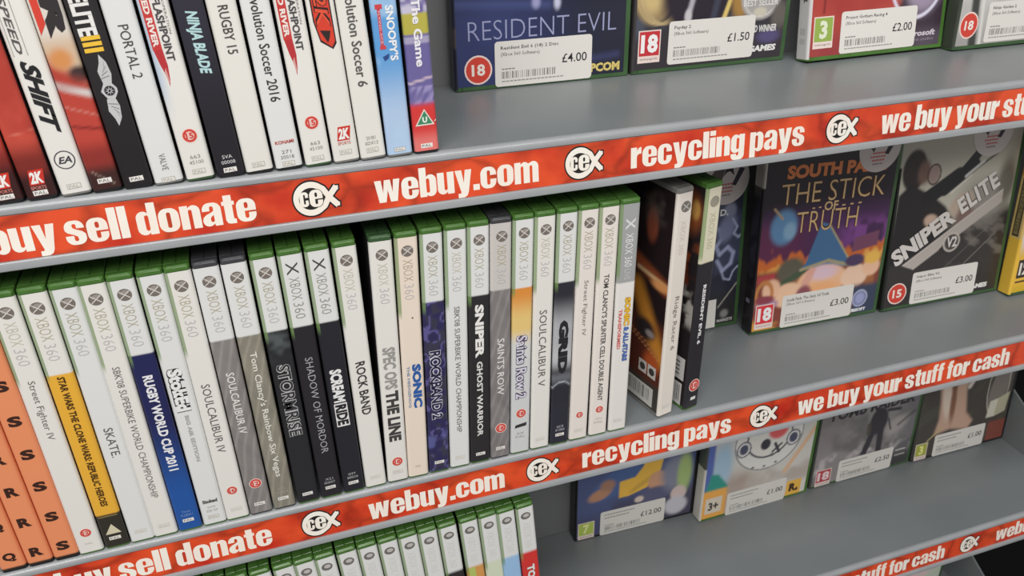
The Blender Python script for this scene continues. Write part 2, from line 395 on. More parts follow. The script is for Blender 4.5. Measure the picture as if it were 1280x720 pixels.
def streaks(base, amp, seed):
    def f(u, v):
        t = fbm(u+v*.55, v*.35, 6, seed); g = np.abs(np.sin((u*.55-v*.16)+2.2*vnoise(u, v, 30, seed)))**10
        k = (1+amp*(t-.5)*1.2+1.0*amp*g)
        return np.array(base)[None]*k[:, None]
    return f
def vgrad(z0, c0, z1, c1):
    def f(u, v): t = ss(z0, z1, v)[:, None]; return np.array(c0)*(1-t)+np.array(c1)*t
    return f

XGREY = C(172, 164, 142); XG2 = C(116, 108, 102)
def band_mark(p, plain=False, faint=False, ink=None, col=None):
    c = col or (C(190, 184, 168) if faint else XGREY)
    if plain:
        g = C(70, 70, 68); 
        p.text('spine', 'X', -3.2, 173.5, 3.6, 181.5, g, 2, True)
    else:
        p.disc('spine', 0.4, 177.2, 3.8, ink or XG2, 1, n=28)
        p.shape('spine', arc(.9, 178.0, 2.6, 2.2, 20, 200, 12), C(150, 143, 137), 2); p.text('spine', 'X', -2.3, 174.5, 3.1, 179.9, C(208, 203, 198), 3, True, -.01)
    p.text('spine', 'XBOX', -2.7, 156.5, 3.3, 171.5, c, 2, True, -.012)
    p.text('spine', '360', -2.7, 143.5, 3.3, 154.5, c if plain else C(186, 182, 184), 2, True, -.012)
def dot(p, z, txt='15', r=3.6, u=0.2, side='spine', big=False, oval=1.0):
    p.disc(side, u, z, r, C(228, 205, 198), 1, r*oval); p.disc(side, u, z, r*.88, C(202, 66, 54), 2, r*.88*oval)
    if not big: p.disc(side, u, z, r*.58, C(226, 190, 182), 3, r*.58*oval)
    p.text(side, txt, u-r*.48, z-r*.4, u+r*.48, z+r*.4, C(232, 220, 212) if big else C(198, 50, 44), 4, bold=.03)
def pal(p, z, ink, w=3.4, box=True):
    if box: p.quad('spine', -w, z-1.3, w, z+1.3, ink, 1)
    p.text('spine', 'PAL', -w+.7, z-.8, w-.7, z+.8, C(90, 88, 84) if box else ink, 2)
def code(p, z, a, b, ink):
    p.text('spine', a, -2.6, z+.4, 2.6, z+2.4, ink, 2); p.text('spine', b, -3.6, z-2.6, 3.6, z-.6, ink, 2)
def two_k(p, z):
    p.shape('spine', [(-3.6, z-1), (3.4, z-1), (4.8, z+7), (-2.2, z+7)], C(196, 52, 40), 1)
    p.text('spine', '2K', -2.6, z-.2, 3.6, z+6, C(240, 232, 226), 2, bold=.05, shear=.15)
    p.text('spine', 'SPORTS', -3.6, z-3.4, 3.6, z-1.5, C(190, 120, 112), 2, bold=.03)

TILTS = {}
def case_root(label, group, name='game_case', cat='game case'):
    e = bpy.data.objects.new(name, None); COL.objects.link(e); e.empty_display_size = .01
    return tag(e, label, cat, group)
def add_shell(root, kind, dp=DP):
    o = link('case_shell', shell_mesh(kind, dp), root); return o
Z1, Z2, Z3, Z4 = 0.0, -237.6, -478.0, -715.6

# ============================================================ LARGE STRUCTURE
def boxmesh(name, x0, x1, y0, y1, z0, z1, m, c=1.0, kind='structure'):
    b = MB(); b.cbox(x0, x1, y0, y1, z0, z1, c); o = b.build(name, [m]); o['kind'] = kind; return o
BX0, BX1 = -330.0, 886.0
boxmesh('wall_back', BX0, BX1, 139.0, 152.0, -1250, 420, M['back'])
boxmesh('dark_gap_backdrop', 893, 2600, 190, 215, -1250, 1300, M['black'])  # black sheet added as backdrop, in place of the dark space past the bay
boxmesh('floor', -2600, 2600, -3000, 400, -1275, -1250, M['floor'])

STRIP_X0 = {1: 25.4, 2: 0.0, 3: -1.5}
def strip_words(off):
    items = []
    for k in (-1, 0, 1):
        b = off+k*847.0
        items += [('buy sell donate', b-77, b+56) if k < 1 else ('webuy.com', b-77, b+23.6), ('@', b+76.5, b+102), ('webuy.com', b+122.6, b+223.2), ('@', b+240.8, b+266.0),
                  ('recycling pays', b+285.5, b+415), ('@', b+432.5, b+457.8), ('we buy your stuff for cash', b+478, b+702), ('@', b+722.5, b+746.5)]
    return items
TILT = 0.105
def make_shelf(z, strip, label, bracket):
    root = bpy.data.objects.new('shelf', None); COL.objects.link(root); root.location = (0, 0, z*MM)
    tag(root, label, 'shelf', 'grey shelves of the display unit')
    b = MB(); b.cbox(BX0, BX1, 1.5, 139.0, -21, 0, .8)
    # folded lip under the back and stiffening channel
    b.cbox(BX0, BX1, 40, 62, -25, -20.5, .6)
    b.build('shelf_board', [M['shelf']], root)
    prof = ([(6, -0.6)]+[(1.2+3.4*math.sin(rad(-a)), -3.5+3.4*math.cos(rad(a))) for a in range(0, 91, 15)] +
            [(-2.2, -4.6), (-1.4, -5.2)])
    c, s = math.cos(TILT), math.sin(TILT)
    def tp(w, out): return (-1.6-w*s-out*c, -5.2-w*c+out*s*0)
    prof += [tp(0, 0), tp(23.9, 0), tp(23.9, 1.6), tp(24.8, 2.2), tp(28.4, 2.0), tp(29.0, 1.2), (2, -34.5), (6, -33.5)]
    b = MB(); b.prism(prof, BX0, BX1); b.build('front_rail', [M['rail']], root, smooth=35)
    # printed strip with its lettering and badges
    b = MB()
    def pt(x, w, out): y, zz = tp(w, 0.35+out); return (x, y, zz)
    x0, x1 = BX0+2, BX1-2
    def slab(w0, w1, oa, ob, mi):
        vs = [pt(x, w_, o_) for x in (x0, x1) for (w_, o_) in ((w0, oa), (w0, ob), (w1, ob), (w1, oa))]
        b.add(vs, [[0, 1, 5, 4], [1, 2, 6, 5], [2, 3, 7, 6], [3, 0, 4, 7], [0, 1, 2, 3], [4, 5, 6, 7]], mi)
    slab(0.1, 23.7, -.3, 0, 0)
    def flat(v, f, x, w0, sx, sy, lay, mi, fx=0):
        b.add([pt(x+p[0]*sx, w0-p[1]*sy, 0.05*lay) for p in v], f, mi)
    for word, xa, xb in strip_words(STRIP_X0[strip]):
        if xb < x0+3 or xa > x1-3: continue
        if word != '@':
            v, f, wd = heavy(word)
            if xa < x0+1 or xb > x1-1:       # a word cut off by the end of the strip
                keep = [q for q in f if all(x0+1 < xa+v[i][0]*(xb-xa)/wd < x1-1 for i in q)]; f = keep
                if not f: continue
            flat(v, f, xa, 20.0, (xb-xa)/wd, 1.0, 1, 1)
        else:
            if xa < x0+1 or xb > x1-1: continue
            cx, w0, k = xa, 12.0, (xb-xa)/25.0
            path = ([(24.0, -4.7), (19.6, -.2), (16.6, 4.3)]+arc(9.6, 0, 8.0, 7.0, 48, 312, 26)+[(16.6, -4.3), (19.6, .2), (24.0, 4.7)])
            body = np.array([p_ for p_ in path if p_[0] < 18]+[(19.3, 0)])
            def stroke(wd, lay, mi):
                P = np.array(path, float); d = np.gradient(P, axis=0); d /= np.linalg.norm(d, axis=1)[:, None]; nn_ = np.stack([-d[:, 1], d[:, 0]], 1)
                h_ = len(P)//2
                for i in range(len(P)-1):
                    q = np.array([P[i]+nn_[i]*wd/2, P[i+1]+nn_[i+1]*wd/2, P[i+1]-nn_[i+1]*wd/2, P[i]-nn_[i]*wd/2])
                    flat(q, [[0, 1, 2, 3]], cx, w0, k, 1.16, lay+(.5 if i > h_ and i > len(P)-4 else 0), mi)
                e_ = wd/2-1.6
                for sy in (1, -1): flat(np.array([(22.2-e_, sy*(3.6-e_)), (25.1+e_, sy*(3.6-e_)), (25.1+e_, sy*(6.0+e_)), (22.2-e_, sy*(6.0+e_))]), [[0, 1, 2, 3]], cx, w0, k, 1, lay+.2, mi)
            stroke(4.7, 1, 2)
            flat(body, [list(range(len(body)))], cx, w0, k, 1.16, 2, 2)
            stroke(3.0, 3, 1)
            for ch, xx, ww, hh in (('c', 3.5, 5.0, 8.6), ('e', 8.8, 7.2, 10.0)):
                wd, v, f = GL[ch]
                if ch == 'e': ol = rrect(8.1, -5.4, 16.4, 5.4, 3.6); flat(np.array(ol), [list(range(len(ol)))], cx, w0, k, 1, 4.6, 2)
                flat(v, f, cx+xx*k, w0+hh/2, ww/wd*k, hh/XH, 4 if ch == 'c' else 5.2, 1)
    b.build('promo_strip', [M['red'], M['ink_white'], M['ink_black']], root)['label'] = 'red strip with white slogans and fish badges'
    if bracket:
        b = MB(); P = [(0.5, 0.4), (0.5, 6), (112, 68), (138, 90), (138, 0.4)]
        b.prism(P, BX1-4.0, BX1-1.6); o = b.build('end_bracket', [M['shelf']]); o.location = (0, 0, z*MM); tag(o, bracket, 'bracket', 'sloped end brackets')
    return root
make_shelf(Z1, 1, 'topmost grey metal shelf with red strip, row of white spined cases at its left', False)
make_shelf(Z2, 2, 'middle grey metal shelf holding the long row with orange dividers', False)
make_shelf(Z3, 3, 'lower grey metal shelf below the long row of spines', 'sloped grey end bracket beside the dark brown game case')
make_shelf(Z4, 2, 'bottom grey metal shelf, barely seen in the lower right corner', 'sloped grey end bracket under the lowest red strip')

# ============================================================ CASES FACING OUT AT THE BACK
def barcode(p, side, u0, v0, u1, v1, lay=3, seed=1, ink=C(40, 40, 40)):
    rng = np.random.RandomState(seed); u = u0
    while u < u1-.6:
        wd = rng.choice([.3, .45, .7]); p.quad(side, u, v0, min(u+wd, u1), v1, ink if rng.rand() > .25 or u < u0+1.5 else C(160, 160, 158), lay); u += wd+rng.choice([.45, .8, 1.2])
def price_sticker(root, price, title='', u0=30.5, v0=1.8, wd=75.0, ht=32.0, seed=1, rot=0.0, dp=DP):
    p = Print(dp); W_ = C(214, 211, 206); ink = C(62, 60, 60); L = 4
    p.shape('front', rrect(u0, v0, u0+wd, v0+ht, 2.4), W_, L)
    def tx(s, a, b, c, d, col=ink, **k): p.text('front', s, u0+a, v0+b, u0+c, v0+d, col, L+1, **k)
    if title:
        tx(title, 4.5, ht-6.6, 4.5+min(44, 1.75*len(title)), ht-3.4, bold=.012, res=1)
        tx('(Xbox 360 Software)', 4.5, ht-11.2, 34, ht-7.8, res=1)
    else:
        for k, (a, c) in enumerate(((4.5, 36), (4.5, 30))):
            for q in np.arange(a, c, 3.1): p.quad('front', u0+q, v0+ht-5.5-4.2*k, u0+q+2.5, v0+ht-4.2-4.2*k, C(146, 142, 140), L+1)
    tx(price, wd-23.5-(4 if len(price) > 5 else 0), 13.2, wd-4, 19.6, C(36, 36, 38), bold=.006, res=3)
    barcode(p, 'front', u0+5, v0+5.6, u0+46, v0+10.6, L+1, seed, C(104, 102, 100))
    for q in np.arange(5, 14, 2.6): p.quad('front', u0+q, v0+12.0, u0+q+2.1, v0+12.8, C(120, 118, 116), L+1)
    for q in np.arange(5, 52, 3.0): p.quad('front', u0+q, v0+3.2, u0+q+2.4, v0+4.0, C(140, 138, 136), L+1)
    return p.build('price_sticker', root, M['label'], 'white price sticker with barcode')
def promo_sticker(root, cu, cv, r=21, dp=DP, partial=False):
    p = Print(dp); L = 4
    p.disc('front', cu, cv, r, C(205, 196, 194), L, n=36)
    p.shape('front', [(cu-15, cv+6), (cu-6, cv-3), (cu-2, cv+10), (cu-9, cv+14)], C(92, 82, 80), L+1)
    p.shape('front', [(cu-4, cv+3), (cu-1, cv+11), (cu+5, cv+11), (cu+7, cv+3), (cu+3, cv+7), (cu, cv+7)], C(48, 44, 46), L+1)
    p.shape('front', [(cu+5, cv-5), (cu+9, cv-6), (cu+17, cv+8), (cu+12, cv+10)], C(58, 54, 66), L+1)
    for k, (a, b) in enumerate(((-7, 6), (-9, 5), (-7, 4), (-6, 3))):
        for q in np.arange(a, b, 2.6): p.quad('front', cu+q, cv-4.5-3.2*k, cu+q+2.1, cv-3.1-3.2*k, C(196, 96, 92) if k < 3 else C(150, 130, 130), L+1)
    return p.build('promo_sticker', root, M['label'], 'round white sticker with small device pictures')
def pegi(p, u0, v0, num, col, txt=C(240, 236, 232), wd=18.6, ht=24.0):
    p.quad('front', u0, v0, u0+wd, v0+ht, C(224, 206, 200), 1); p.quad('front', u0+.9, v0+5.2, u0+wd-.9, v0+ht-.9, col, 2)
    n = len(num); a = 2.2 if n > 1 else 5.6
    p.text('front', num, u0+a, v0+7.2, u0+wd-a, v0+ht-3, txt, 3, bold=.045)
    p.text('front', 'www.pegi.info', u0+1.6, v0+1.6, u0+wd-1.6, v0+3.8, C(120, 110, 108), 3, res=1)

FACED = []
def faced(key, label, x0, y0, x1, y1, z, tilt, shell, art, spine, group, dp=DP, nres=1.15, extra=None, back=None):
    root = case_root(label, group)
    yaw = math.atan2(y1-y0, x1-x0); t = rad(tilt)
    Mx = (Matrix.Translation((x0*MM, y0*MM, (z+TH*math.sin(t))*MM)) @ Matrix.Rotation(yaw, 4, 'Z') @ Matrix.Rotation(-t, 4, 'X') @
          Matrix.Rotation(rad(-90), 4, 'Z') @ Matrix.Translation((-TH/2*MM, 0, 0)))
    root.matrix_world = Mx
    add_shell(root, shell, dp)
    p = Print(dp); wd = dp-6
    sleeve_base(p, spine, fgrid=(int(wd/nres), int(183/nres), art))
    if extra: extra(p)
    o = p.build('cover_sleeve', root, M['card'])
    return root, p

GF1 = 'game cases facing out on the top shelf'; GF2 = 'game cases facing out on the middle shelf'; GF3 = 'game cases facing out on the lower shelf'
# --- top shelf
def art_re(u, v):
    I = Img(u, v, F(34, 38, 66)); n = fbm(u, v, 26, 3)
    I.mix(ss(95, 30, u)*.8*(.5+n*.5), F(58, 68, 122)); I.mix(ss(60, 125, u)*.7, F(38, 38, 48)); I.mix(ss(45, 70, v)*.55, F(30, 30, 40))
    I.line(0, 60, 70, 56, 5, F(76, 88, 142), 4, .6); I.ell(61, 58, 3, 4, F(150, 150, 190), .6); I.ell(77, 57, 2.4, 4.5, F(190, 190, 215), .6)
    I.line(98, 15, 125, 17, 4, F(60, 64, 104), 3, .8); return I.c
def ex_re(p):
    p.text('front', 'RESIDENT EVIL', 10.5, 34.8, 123.5, 48.0, F(150, 154, 188), 2, bold=-.016, res=3)
    dot(p, 14.5, '18', 10.4, 17.2, 'front', True)
    p.text('front', 'CAPCOM', 92, 5.2, 127.5, 11.8, F(206, 186, 112), 2, bold=.05)
r, p = faced('RE', 'dark navy game case with thin pale capitals, priced £4.00', 231, 117, 366, 116.5, Z1, .8, 'dkgreen', art_re,
             bands((187, F(40, 42, 60)), (45, F(70, 62, 66)), (30, F(34, 36, 52))), GF1, extra=ex_re)
price_sticker(r, '£4.00', 'Resident Evil 6 (18) 2 Disc', 29.6, 1.2, seed=2)
def art_pd(u, v):
    I = Img(u, v, F(52, 50, 56)); n = fbm(u, v, 18, 5)
    I.mix(ss(.4, .7, n)*.6, F(82, 88, 104)); I.mix(ss(30, 60, v)*ss(15, 40, u)*ss(110, 80, u), F(44, 36, 46))
    I.ell(16, 62, 18, 26, F(150, 128, 92), .12, 0, .9); I.ell(14, 66, 13, 22, F(196, 172, 120), .3)
    for k in range(3): I.ring(20+k*3, 66, 20, 30, 1.3, F(180, 158, 116), .5)
    I.ell(52, 60, 30, 36, F(40, 32, 44), .2); I.line(46, 44, 50, 60, 4, F(170, 166, 176), 1.5); I.ell(45, 40, 3, 5, F(190, 186, 190), .4)
    I.line(66, 34, 72, 62, 5, F(60, 62, 78), 2); I.line(76, 36, 84, 60, 3.5, F(212, 186, 112), 1); I.ell(90, 52, 8, 18, F(158, 120, 62), .4)
    I.ell(108, 50, 18, 17, F(160, 156, 154), .06); I.ring(108, 50, 15, 14.4, 1.0, F(205, 202, 198), .4)
    I.ell(108, 39, 6, 3.5, F(192, 186, 170), .3); I.ell(126, 34, 7, 12, F(96, 90, 86), .4); I.mix(ss(32, 20, v)*.9, F(54, 48, 52))
    I.ell(118, 20, 10, 5, F(84, 76, 116), .5); return I.c
def ex_pd(p):
    pegi(p, 4.4, 8.2, '18', F(188, 50, 58)); p.text('front', 'BEST SELLER', 92.5, 43.5, 123.5, 48.5, F(210, 208, 206), 2, bold=.02)
    p.text('front', 'AWARD WINNER', 92, 23.6, 124.5, 29.0, F(214, 212, 210), 2, bold=.03, shear=.1)
    p.text('front', '505 GAMES', 86, 8.6, 126, 13.6, F(222, 220, 218), 2, bold=.05, shear=.1)
r, p = faced('PD', 'game case with golden curves and a silver seal, priced £1.50', 368.7, 116, 503.7, 116.2, Z1, .8, 'dkgreen', art_pd, bands((187, F(60, 56, 58))), GF1, extra=ex_pd)
price_sticker(r, '£1.50', 'Payday 2', 29.5, 5.2, seed=3)
def art_pg(u, v):
    I = Img(u, v, F(158, 56, 52)); n = fbm(u, v, 30, 8)
    I.mix(ss(.35, .75, n)*.7, F(176, 74, 62)); I.mix(ss(30, 8, v)*.5, F(134, 58, 66)); I.line(13, 36, 14.5, 80, 1.6, F(110, 36, 38), .8)
    I.line(84, 48, 96, 34, 7, F(196, 120, 96), 3); I.mix(ss(88, 98, u+(60-v)*.3)*1.0, F(58, 46, 58))
    I.ell(104, 62, 16, 26, F(206, 192, 196), .4, 20); I.line(92, 48, 122, 60, 3, F(40, 32, 40), 2)
    I.ell(112, 50, 16, 20, F(150, 136, 160), .5, -20); I.ring(103, 56, 26, 30, 2.6, F(214, 210, 228), 1); I.mix(ss(22, 10, v)*ss(100, 110, u), F(84, 74, 86)); return I.c
def ex_pg(p):
    pegi(p, 4.4, 9.2, '3', F(142, 168, 78), C(214, 220, 196)); p.text('front', 'Microsoft', 92, 11, 126, 15.6, F(206, 196, 206), 2, bold=.03, shear=.15)
    p.text('front', 'game studios', 100, 6.5, 125, 9.5, F(150, 140, 152), 2)
    p.text('spine', 'PGR4', -3, 44, 3.2, 96, C(70, 70, 72), 2, True, .03, .1); p.quad('spine', -3, 20, 3, 25, C(178, 176, 176), 1); p.quad('spine', -3, 13, 3, 17, C(178, 176, 176), 1)
r, p = faced('PG', 'red fronted game case with a green 3 badge and grey spine, priced £2.00', 511.8, 97, 646.5, 100, Z1, 7.5, 'green', art_pg, bands((187, F(196, 194, 194))), GF1, extra=ex_pg)
price_sticker(r, '£2.00', 'Project Gotham Racing 4', 30, 3.4, seed=4)
def art_nx(u, v):
    I = Img(u, v, F(178, 176, 174)); n = fbm(u, v, 22, 11)
    I.mix(ss(.4, .8, n)*.5, F(206, 204, 202)); I.mix(ss(26, 4, v)*.6, F(138, 136, 134)); I.line(14, 60, 19, 2, 8, F(62, 64, 62), 1.5)
    I.line(22, 60, 27, 0, 3, F(208, 206, 202), 1); I.ell(60, 55, 20, 12, F(96, 60, 60), .5); I.ell(90, 70, 30, 22, F(60, 60, 64), .6); return I.c
r, p = faced('NX', 'pale grey game case with a dark blade stripe and round red 18 mark', 647.6, 88.5, 782.5, 88.5, Z1, 4, 'dkgreen', art_nx, bands((187, F(60, 66, 56))), GF1,
             extra=lambda p: dot(p, 19.3, '18', 9.6, 12.6, 'front', True, 1.12))
price_sticker(r, '£3.00', 'Ninja Gaiden 2', 30.5, 4.2, seed=5)
# --- middle shelf
def art_sp(u, v):
    k = .76
    I = Img(u, v, C(30, 22, 32, k)); n = fbm(u, v, 20, 13); n2 = vnoise(u, v*.5, 7, 17)
    I.mix(ss(125, 100, v)*.8, C(72, 40, 82, k)); I.mix(ss(112, 95, v)*ss(70, 20, u)*.6, C(98, 42, 66, k)); I.mix(ss(105, 88, v)*ss(70, 100, u)*ss(.4, .6, n), C(116, 64, 130, k))
    I.ell(24, 100, 13, 16, C(84, 122, 160, k), .25); I.ell(30, 96, 6, 8, C(118, 150, 176, k), .4); I.line(13, 118, 22, 108, 2, C(150, 130, 100, k), .6)
    fl = 60+12*n2+9*np.abs(np.sin(u*.32))*n; I.mix(ss(3, -3, v-fl-4)*ss(40, 56, v), C(186, 98, 46, k)); I.mix(ss(2, -4, v-fl+5)*ss(46, 58, v)*(.4+.6*n), C(222, 166, 84, k))
    I.mix(ss(63, 56, v), C(120, 62, 52, k)); I.mix(ss(60, 52, v)*ss(.45, .65, n), C(152, 96, 56, k)); I.mix(ss(22, 14, v)*ss(.4, .6, n), C(196, 140, 62, k))
    I.poly([(97, 66), (124, 70), (124, 84), (99, 80)], C(110, 66, 90, k)); I.poly([(3, 50), (20, 52), (20, 58), (3, 57)], C(160, 62, 66, k))
    I.ell(36, 58, 14, 12, C(88, 84, 72, k), .25); I.poly([(22, 40), (52, 54), (52, 60), (26, 48)], C(66, 82, 62, k), 1)
    I.poly([(62, 100), (70, 97), (95, 60), (102, 53), (44, 57), (50, 62)], C(64, 100, 138, k)); I.line(46, 57, 74, 62, 3, C(150, 142, 110, k), .8); I.line(74, 62, 100, 53, 3, C(150, 142, 110, k), .8); I.line(70, 97, 97, 58, 1.6, C(158, 148, 112, k), .6)
    I.ell(70, 43, 26, 15, C(222, 172, 136, k), .1); I.ell(70, 33, 20, 9, C(222, 160, 112, k), .5); I.ell(70, 51, 15, 7, C(206, 178, 190, k), .5)
    I.ell(36, 34, 16, 12, C(226, 178, 148, k), .15); I.ell(18, 42, 9, 10, C(216, 172, 144, k), .2); I.ring(11, 38, 8, 12, 4, C(176, 116, 66, k), 1.5)
    I.ell(104, 42, 14, 12, C(226, 184, 160, k), .15); I.ell(121, 49, 9, 9, C(222, 174, 146, k), .2); I.ell(121, 58, 9, 6, C(224, 172, 82, k), .3)
    I.ell(102, 58, 10, 6, C(72, 58, 88, k), .2); I.poly([(54, 34), (62, 56), (56, 58), (48, 44)], C(206, 154, 138, k), 1.5); I.ell(52, 32, 8, 9, C(130, 74, 84, k), .3)
    I.ell(15, 28, 11, 5, C(160, 120, 150, k), .3); I.ell(12, 33, 10, 4, C(130, 60, 72, k), .3)
    I.mix(ss(104, 110, u+v*.1)*ss(36, 28, v), C(54, 62, 82, k)); I.ell(114, 18, 6, 7, C(142, 146, 184, k), .5); I.ring(114, 18, 7.5, 8, 1.2, C(168, 170, 200, k)); return I.c
def ex_sp(p):
    k = .76
    pegi(p, 4.2, 4.6, '18', C(200, 52, 62, k)); A = C(206, 118, 66, k); B = C(190, 160, 116, k); O = C(60, 28, 16, k)
    p.text('front', 'SOUTH PARK', 21.5, 141.5, 121, 153.5, A, 3, bold=.05, out=O, skew=-.03, res=3)
    p.text('front', 'THE STICK', 18, 119, 122, 137.5, B, 3, bold=-.012, out=O, skew=-.03, res=3); p.text('front', 'OF', 62, 110, 76, 118.5, B, 3, bold=.02, skew=-.03)
    p.text('front', '- -', 50, 113.5, 59, 114.6, B, 3); p.text('front', '- - -', 80, 112.5, 100, 113.8, B, 3)
    p.text('front', 'TRUTH', 36, 92, 98, 111, B, 3, bold=-.012, out=O, skew=-.03, res=3)
    p.text('front', 'UBISOFT', 104, 4.6, 122, 8.0, C(214, 216, 224, k), 3, bold=.05)
    p.quad('spine', -3, 30, 3, 34, C(120, 110, 130, k), 1)
r, p = faced('SP', 'game case with orange flames and blue pointed shape under gold capitals', 484.5, 82.3, 619.4, 78, Z2, 4, 'dkgreen', art_sp, bands((186.4, F(196, 190, 182)), (138, F(26, 20, 24))), GF2, nres=1.0, extra=ex_sp)
price_sticker(r, '£3.00', 'South Park: The Stick Of Truth', 30.6, 2.0, seed=6)
promo_sticker(r, 111, 160)
def art_se(u, v):
    k = .78
    I = Img(u, v, C(168, 164, 152, k)); n = fbm(u, v, 24, 23); n2 = fbm(u*.6+v*.9, v*.5-u*.3, 9, 29)
    I.mix(ss(150, 120, v)*.5, C(186, 182, 168, k)); I.mix(ss(172, 186, v)*.4, C(120, 118, 112, k)); I.mix(ss(84, 66, v-(u-20)*.12)*.97, C(38, 34, 36, k))
    I.mix(ss(.45, .7, n2)*ss(60, 95, u)*ss(92, 70, v)*ss(30, 45, v)*.75, C(112, 106, 100, k)); I.ell(98, 96, 26, 20, C(134, 130, 122, k), .5); I.ell(122, 112, 10, 22, C(104, 100, 92, k), .5)
    I.ell(16, 134, 13, 19, C(44, 35, 34, k), .12); I.ell(27, 131, 7, 11, C(112, 84, 76, k), .4); I.poly([(0, 60), (2, 112), (14, 122), (40, 108), (56, 96), (66, 84), (50, 56), (0, 44)], C(34, 30, 32, k), 2)
    I.line(34, 106, 66, 124, 15, C(30, 28, 32, k), 1); I.line(64, 120, 88, 146, 9, C(26, 24, 28, k), .6); I.line(52, 112, 82, 132, 12, C(28, 26, 30, k), 1); I.line(78, 124, 106, 140, 2.2, C(80, 78, 76, k), .5); I.line(74, 122, 92, 134, 3, C(190, 188, 184, k), .6)
    I.ring(38, 128, 6.8, 9, 1.8, C(76, 52, 50, k), .4); I.ell(38, 128, 5.6, 8, C(150, 128, 122, k), .2); I.line(60, 108, 80, 122, 2, C(210, 205, 198, k), .8, .6)
    I.ell(74, 96, 14, 10, C(176, 158, 142, k), .3, 30); I.ell(42, 84, 8, 6, C(186, 160, 142, k), .3, -20); I.ell(54, 80, 9, 6, C(150, 122, 108, k), .4, 10); I.ell(80, 82, 10, 12, C(116, 92, 86, k), .4)
    I.poly([(16, 44), (30, 38), (121, 92), (120, 105)], C(178, 170, 164, k), .5)
    for q in range(4): I.line(21+3*q, 43-1.4*q, 121, 102-2.6*q, .5, C(130, 122, 118, k), .3)
    I.poly([(56, 54), (66, 48), (76, 60), (66, 64)], C(40, 36, 38, k), 1); I.ell(69.5, 59.5, 9.5, 9.5, C(186, 178, 170, k), .06); I.ell(69.5, 59.5, 7.8, 7.8, C(70, 64, 64, k), .08)
    I.line(72, 22, 120, 62, .8, C(150, 146, 140, k), .4, .6); I.line(60, 30, 116, 74, .7, C(130, 126, 120, k), .4, .5); return I.c
def ex_se(p):
    k = .78
    dot(p, 16.2, '15', 10.6, 15.3, 'front', True)
    th = math.degrees(math.atan2(44, 100))
    p.text('front', 'SNIPER', 0, 60.5, 72, 77.5, C(206, 200, 196, k), 4, bold=.05, out=C(30, 27, 28, k), rot=31, res=3)
    p.text('front', 'ELITE', 68.5, 96, 114.5, 113, C(208, 202, 198, k), 4, bold=.045, out=C(30, 27, 28, k), rot=31, space=1.12, res=3)
    p.text('front', 'V2', 64, 54.5, 75.5, 65, C(206, 200, 196, k), 3, bold=.03)
    p.text('front', '505 GAMES', 82, 6.6, 121, 11.6, C(214, 212, 210, k), 2, bold=.06, shear=.1)
r, p = faced('SE', 'grey and black game case with slanted white capitals and a crouched rifleman', 622.8, 75, 757.4, 71.5, Z2, 6.5, 'dkgreen', art_se, bands((186.4, F(180, 184, 168)), (138, F(34, 36, 32))), GF2, nres=1.0, extra=ex_se)
price_sticker(r, '£3.00', 'Sniper Elite V2', 30.6, 2.6, seed=7)
promo_sticker(r, 97, 160, 22)
def art_ye(u, v):
    I = Img(u, v, F(224, 178, 64)); I.mix(ss(38, 60, v), F(216, 206, 196)); I.ell(36, 52, 26, 28, F(196, 92, 140), .08); I.ell(70, 120, 50, 50, F(232, 196, 70), .2)
    I.mix(ss(150, 170, v), F(150, 150, 150)); I.mix(ss(14, 6, v), F(206, 170, 50)); return I.c
def ex_ye(p):
    p.quad('front', 4, 18, 26, 37, F(52, 44, 40), 1); p.text('front', '12+', 6, 21, 25, 34, F(222, 216, 206), 2, bold=.05)
    p.quad('front', 4, 13, 44, 15, F(90, 70, 40), 1); p.text('spine', 'INTERACTIVE', -2.6, 64, 2.6, 112, F(90, 76, 44), 3, True); p.quad('spine', -3.6, 60, 3.6, 116, F(70, 66, 50), 1); p.quad('spine', -2.2, 62, 2.2, 113, F(126, 116, 80), 2)
r, p = faced('YE', 'yellow game case with a pink shape and black 12 badge at the right edge', 758.8, 58, 893, 58, Z2, 5, 'dkgreen', art_ye,
             bands((186.4, F(170, 166, 160)), (150, F(206, 150, 66)), (118, F(206, 176, 110)), (58, F(222, 180, 66))), GF2, extra=ex_ye)
def art_al(u, v):
    k = .7
    I = Img(u, v, C(36, 38, 52, k)); n = fbm(u, v, 24, 31)
    I.mix(ss(.45, .7, n)*ss(30, 70, v), C(58, 62, 84, k)); I.mix(ss(45, 20, v), C(40, 40, 42, k))
    pts = [(82, 96), (86, 88), (80, 80), (84, 72), (92, 78), (98, 72), (96, 62), (88, 56), (82, 66)]
    for a, b in zip(pts, pts[1:]): I.line(*a, *b, 3.2, C(142, 148, 178, k), 1.4)
    I.ell(92, 112, 6, 7, C(120, 124, 146, k), .3); I.ell(90, 96, 8, 13, C(104, 110, 138, k), .4, -20)
    for a, b in zip([(95, 104), (100, 96), (97, 90), (102, 86)], [(100, 96), (97, 90), (102, 86), (106, 90)]): I.line(*a, *b, 1.6, C(150, 156, 182, k), .8)
    for a, b in zip([(86, 58), (90, 48), (96, 46), (99, 54), (103, 58)], [(90, 48), (96, 46), (99, 54), (103, 58), (107, 57)]): I.line(*a, *b, 1.5, C(150, 156, 182, k), .7)
    I.line(86, 20, 104, 42, 1.2, C(150, 146, 134, k), .5); I.ell(93, 13, 4, 4, C(120, 118, 116, k), .4); return I.c
def ex_al(p):
    p.text('front', 'D.', 82, 108, 90, 114, C(190, 194, 210, .5), 2, bold=.03); p.quad('front', 70, 1, 84, 29, C(186, 184, 178, .55), 4); p.text('front', 'MARKETS', 86, 5, 102, 8, C(150, 148, 146, .5), 2, bold=.03)
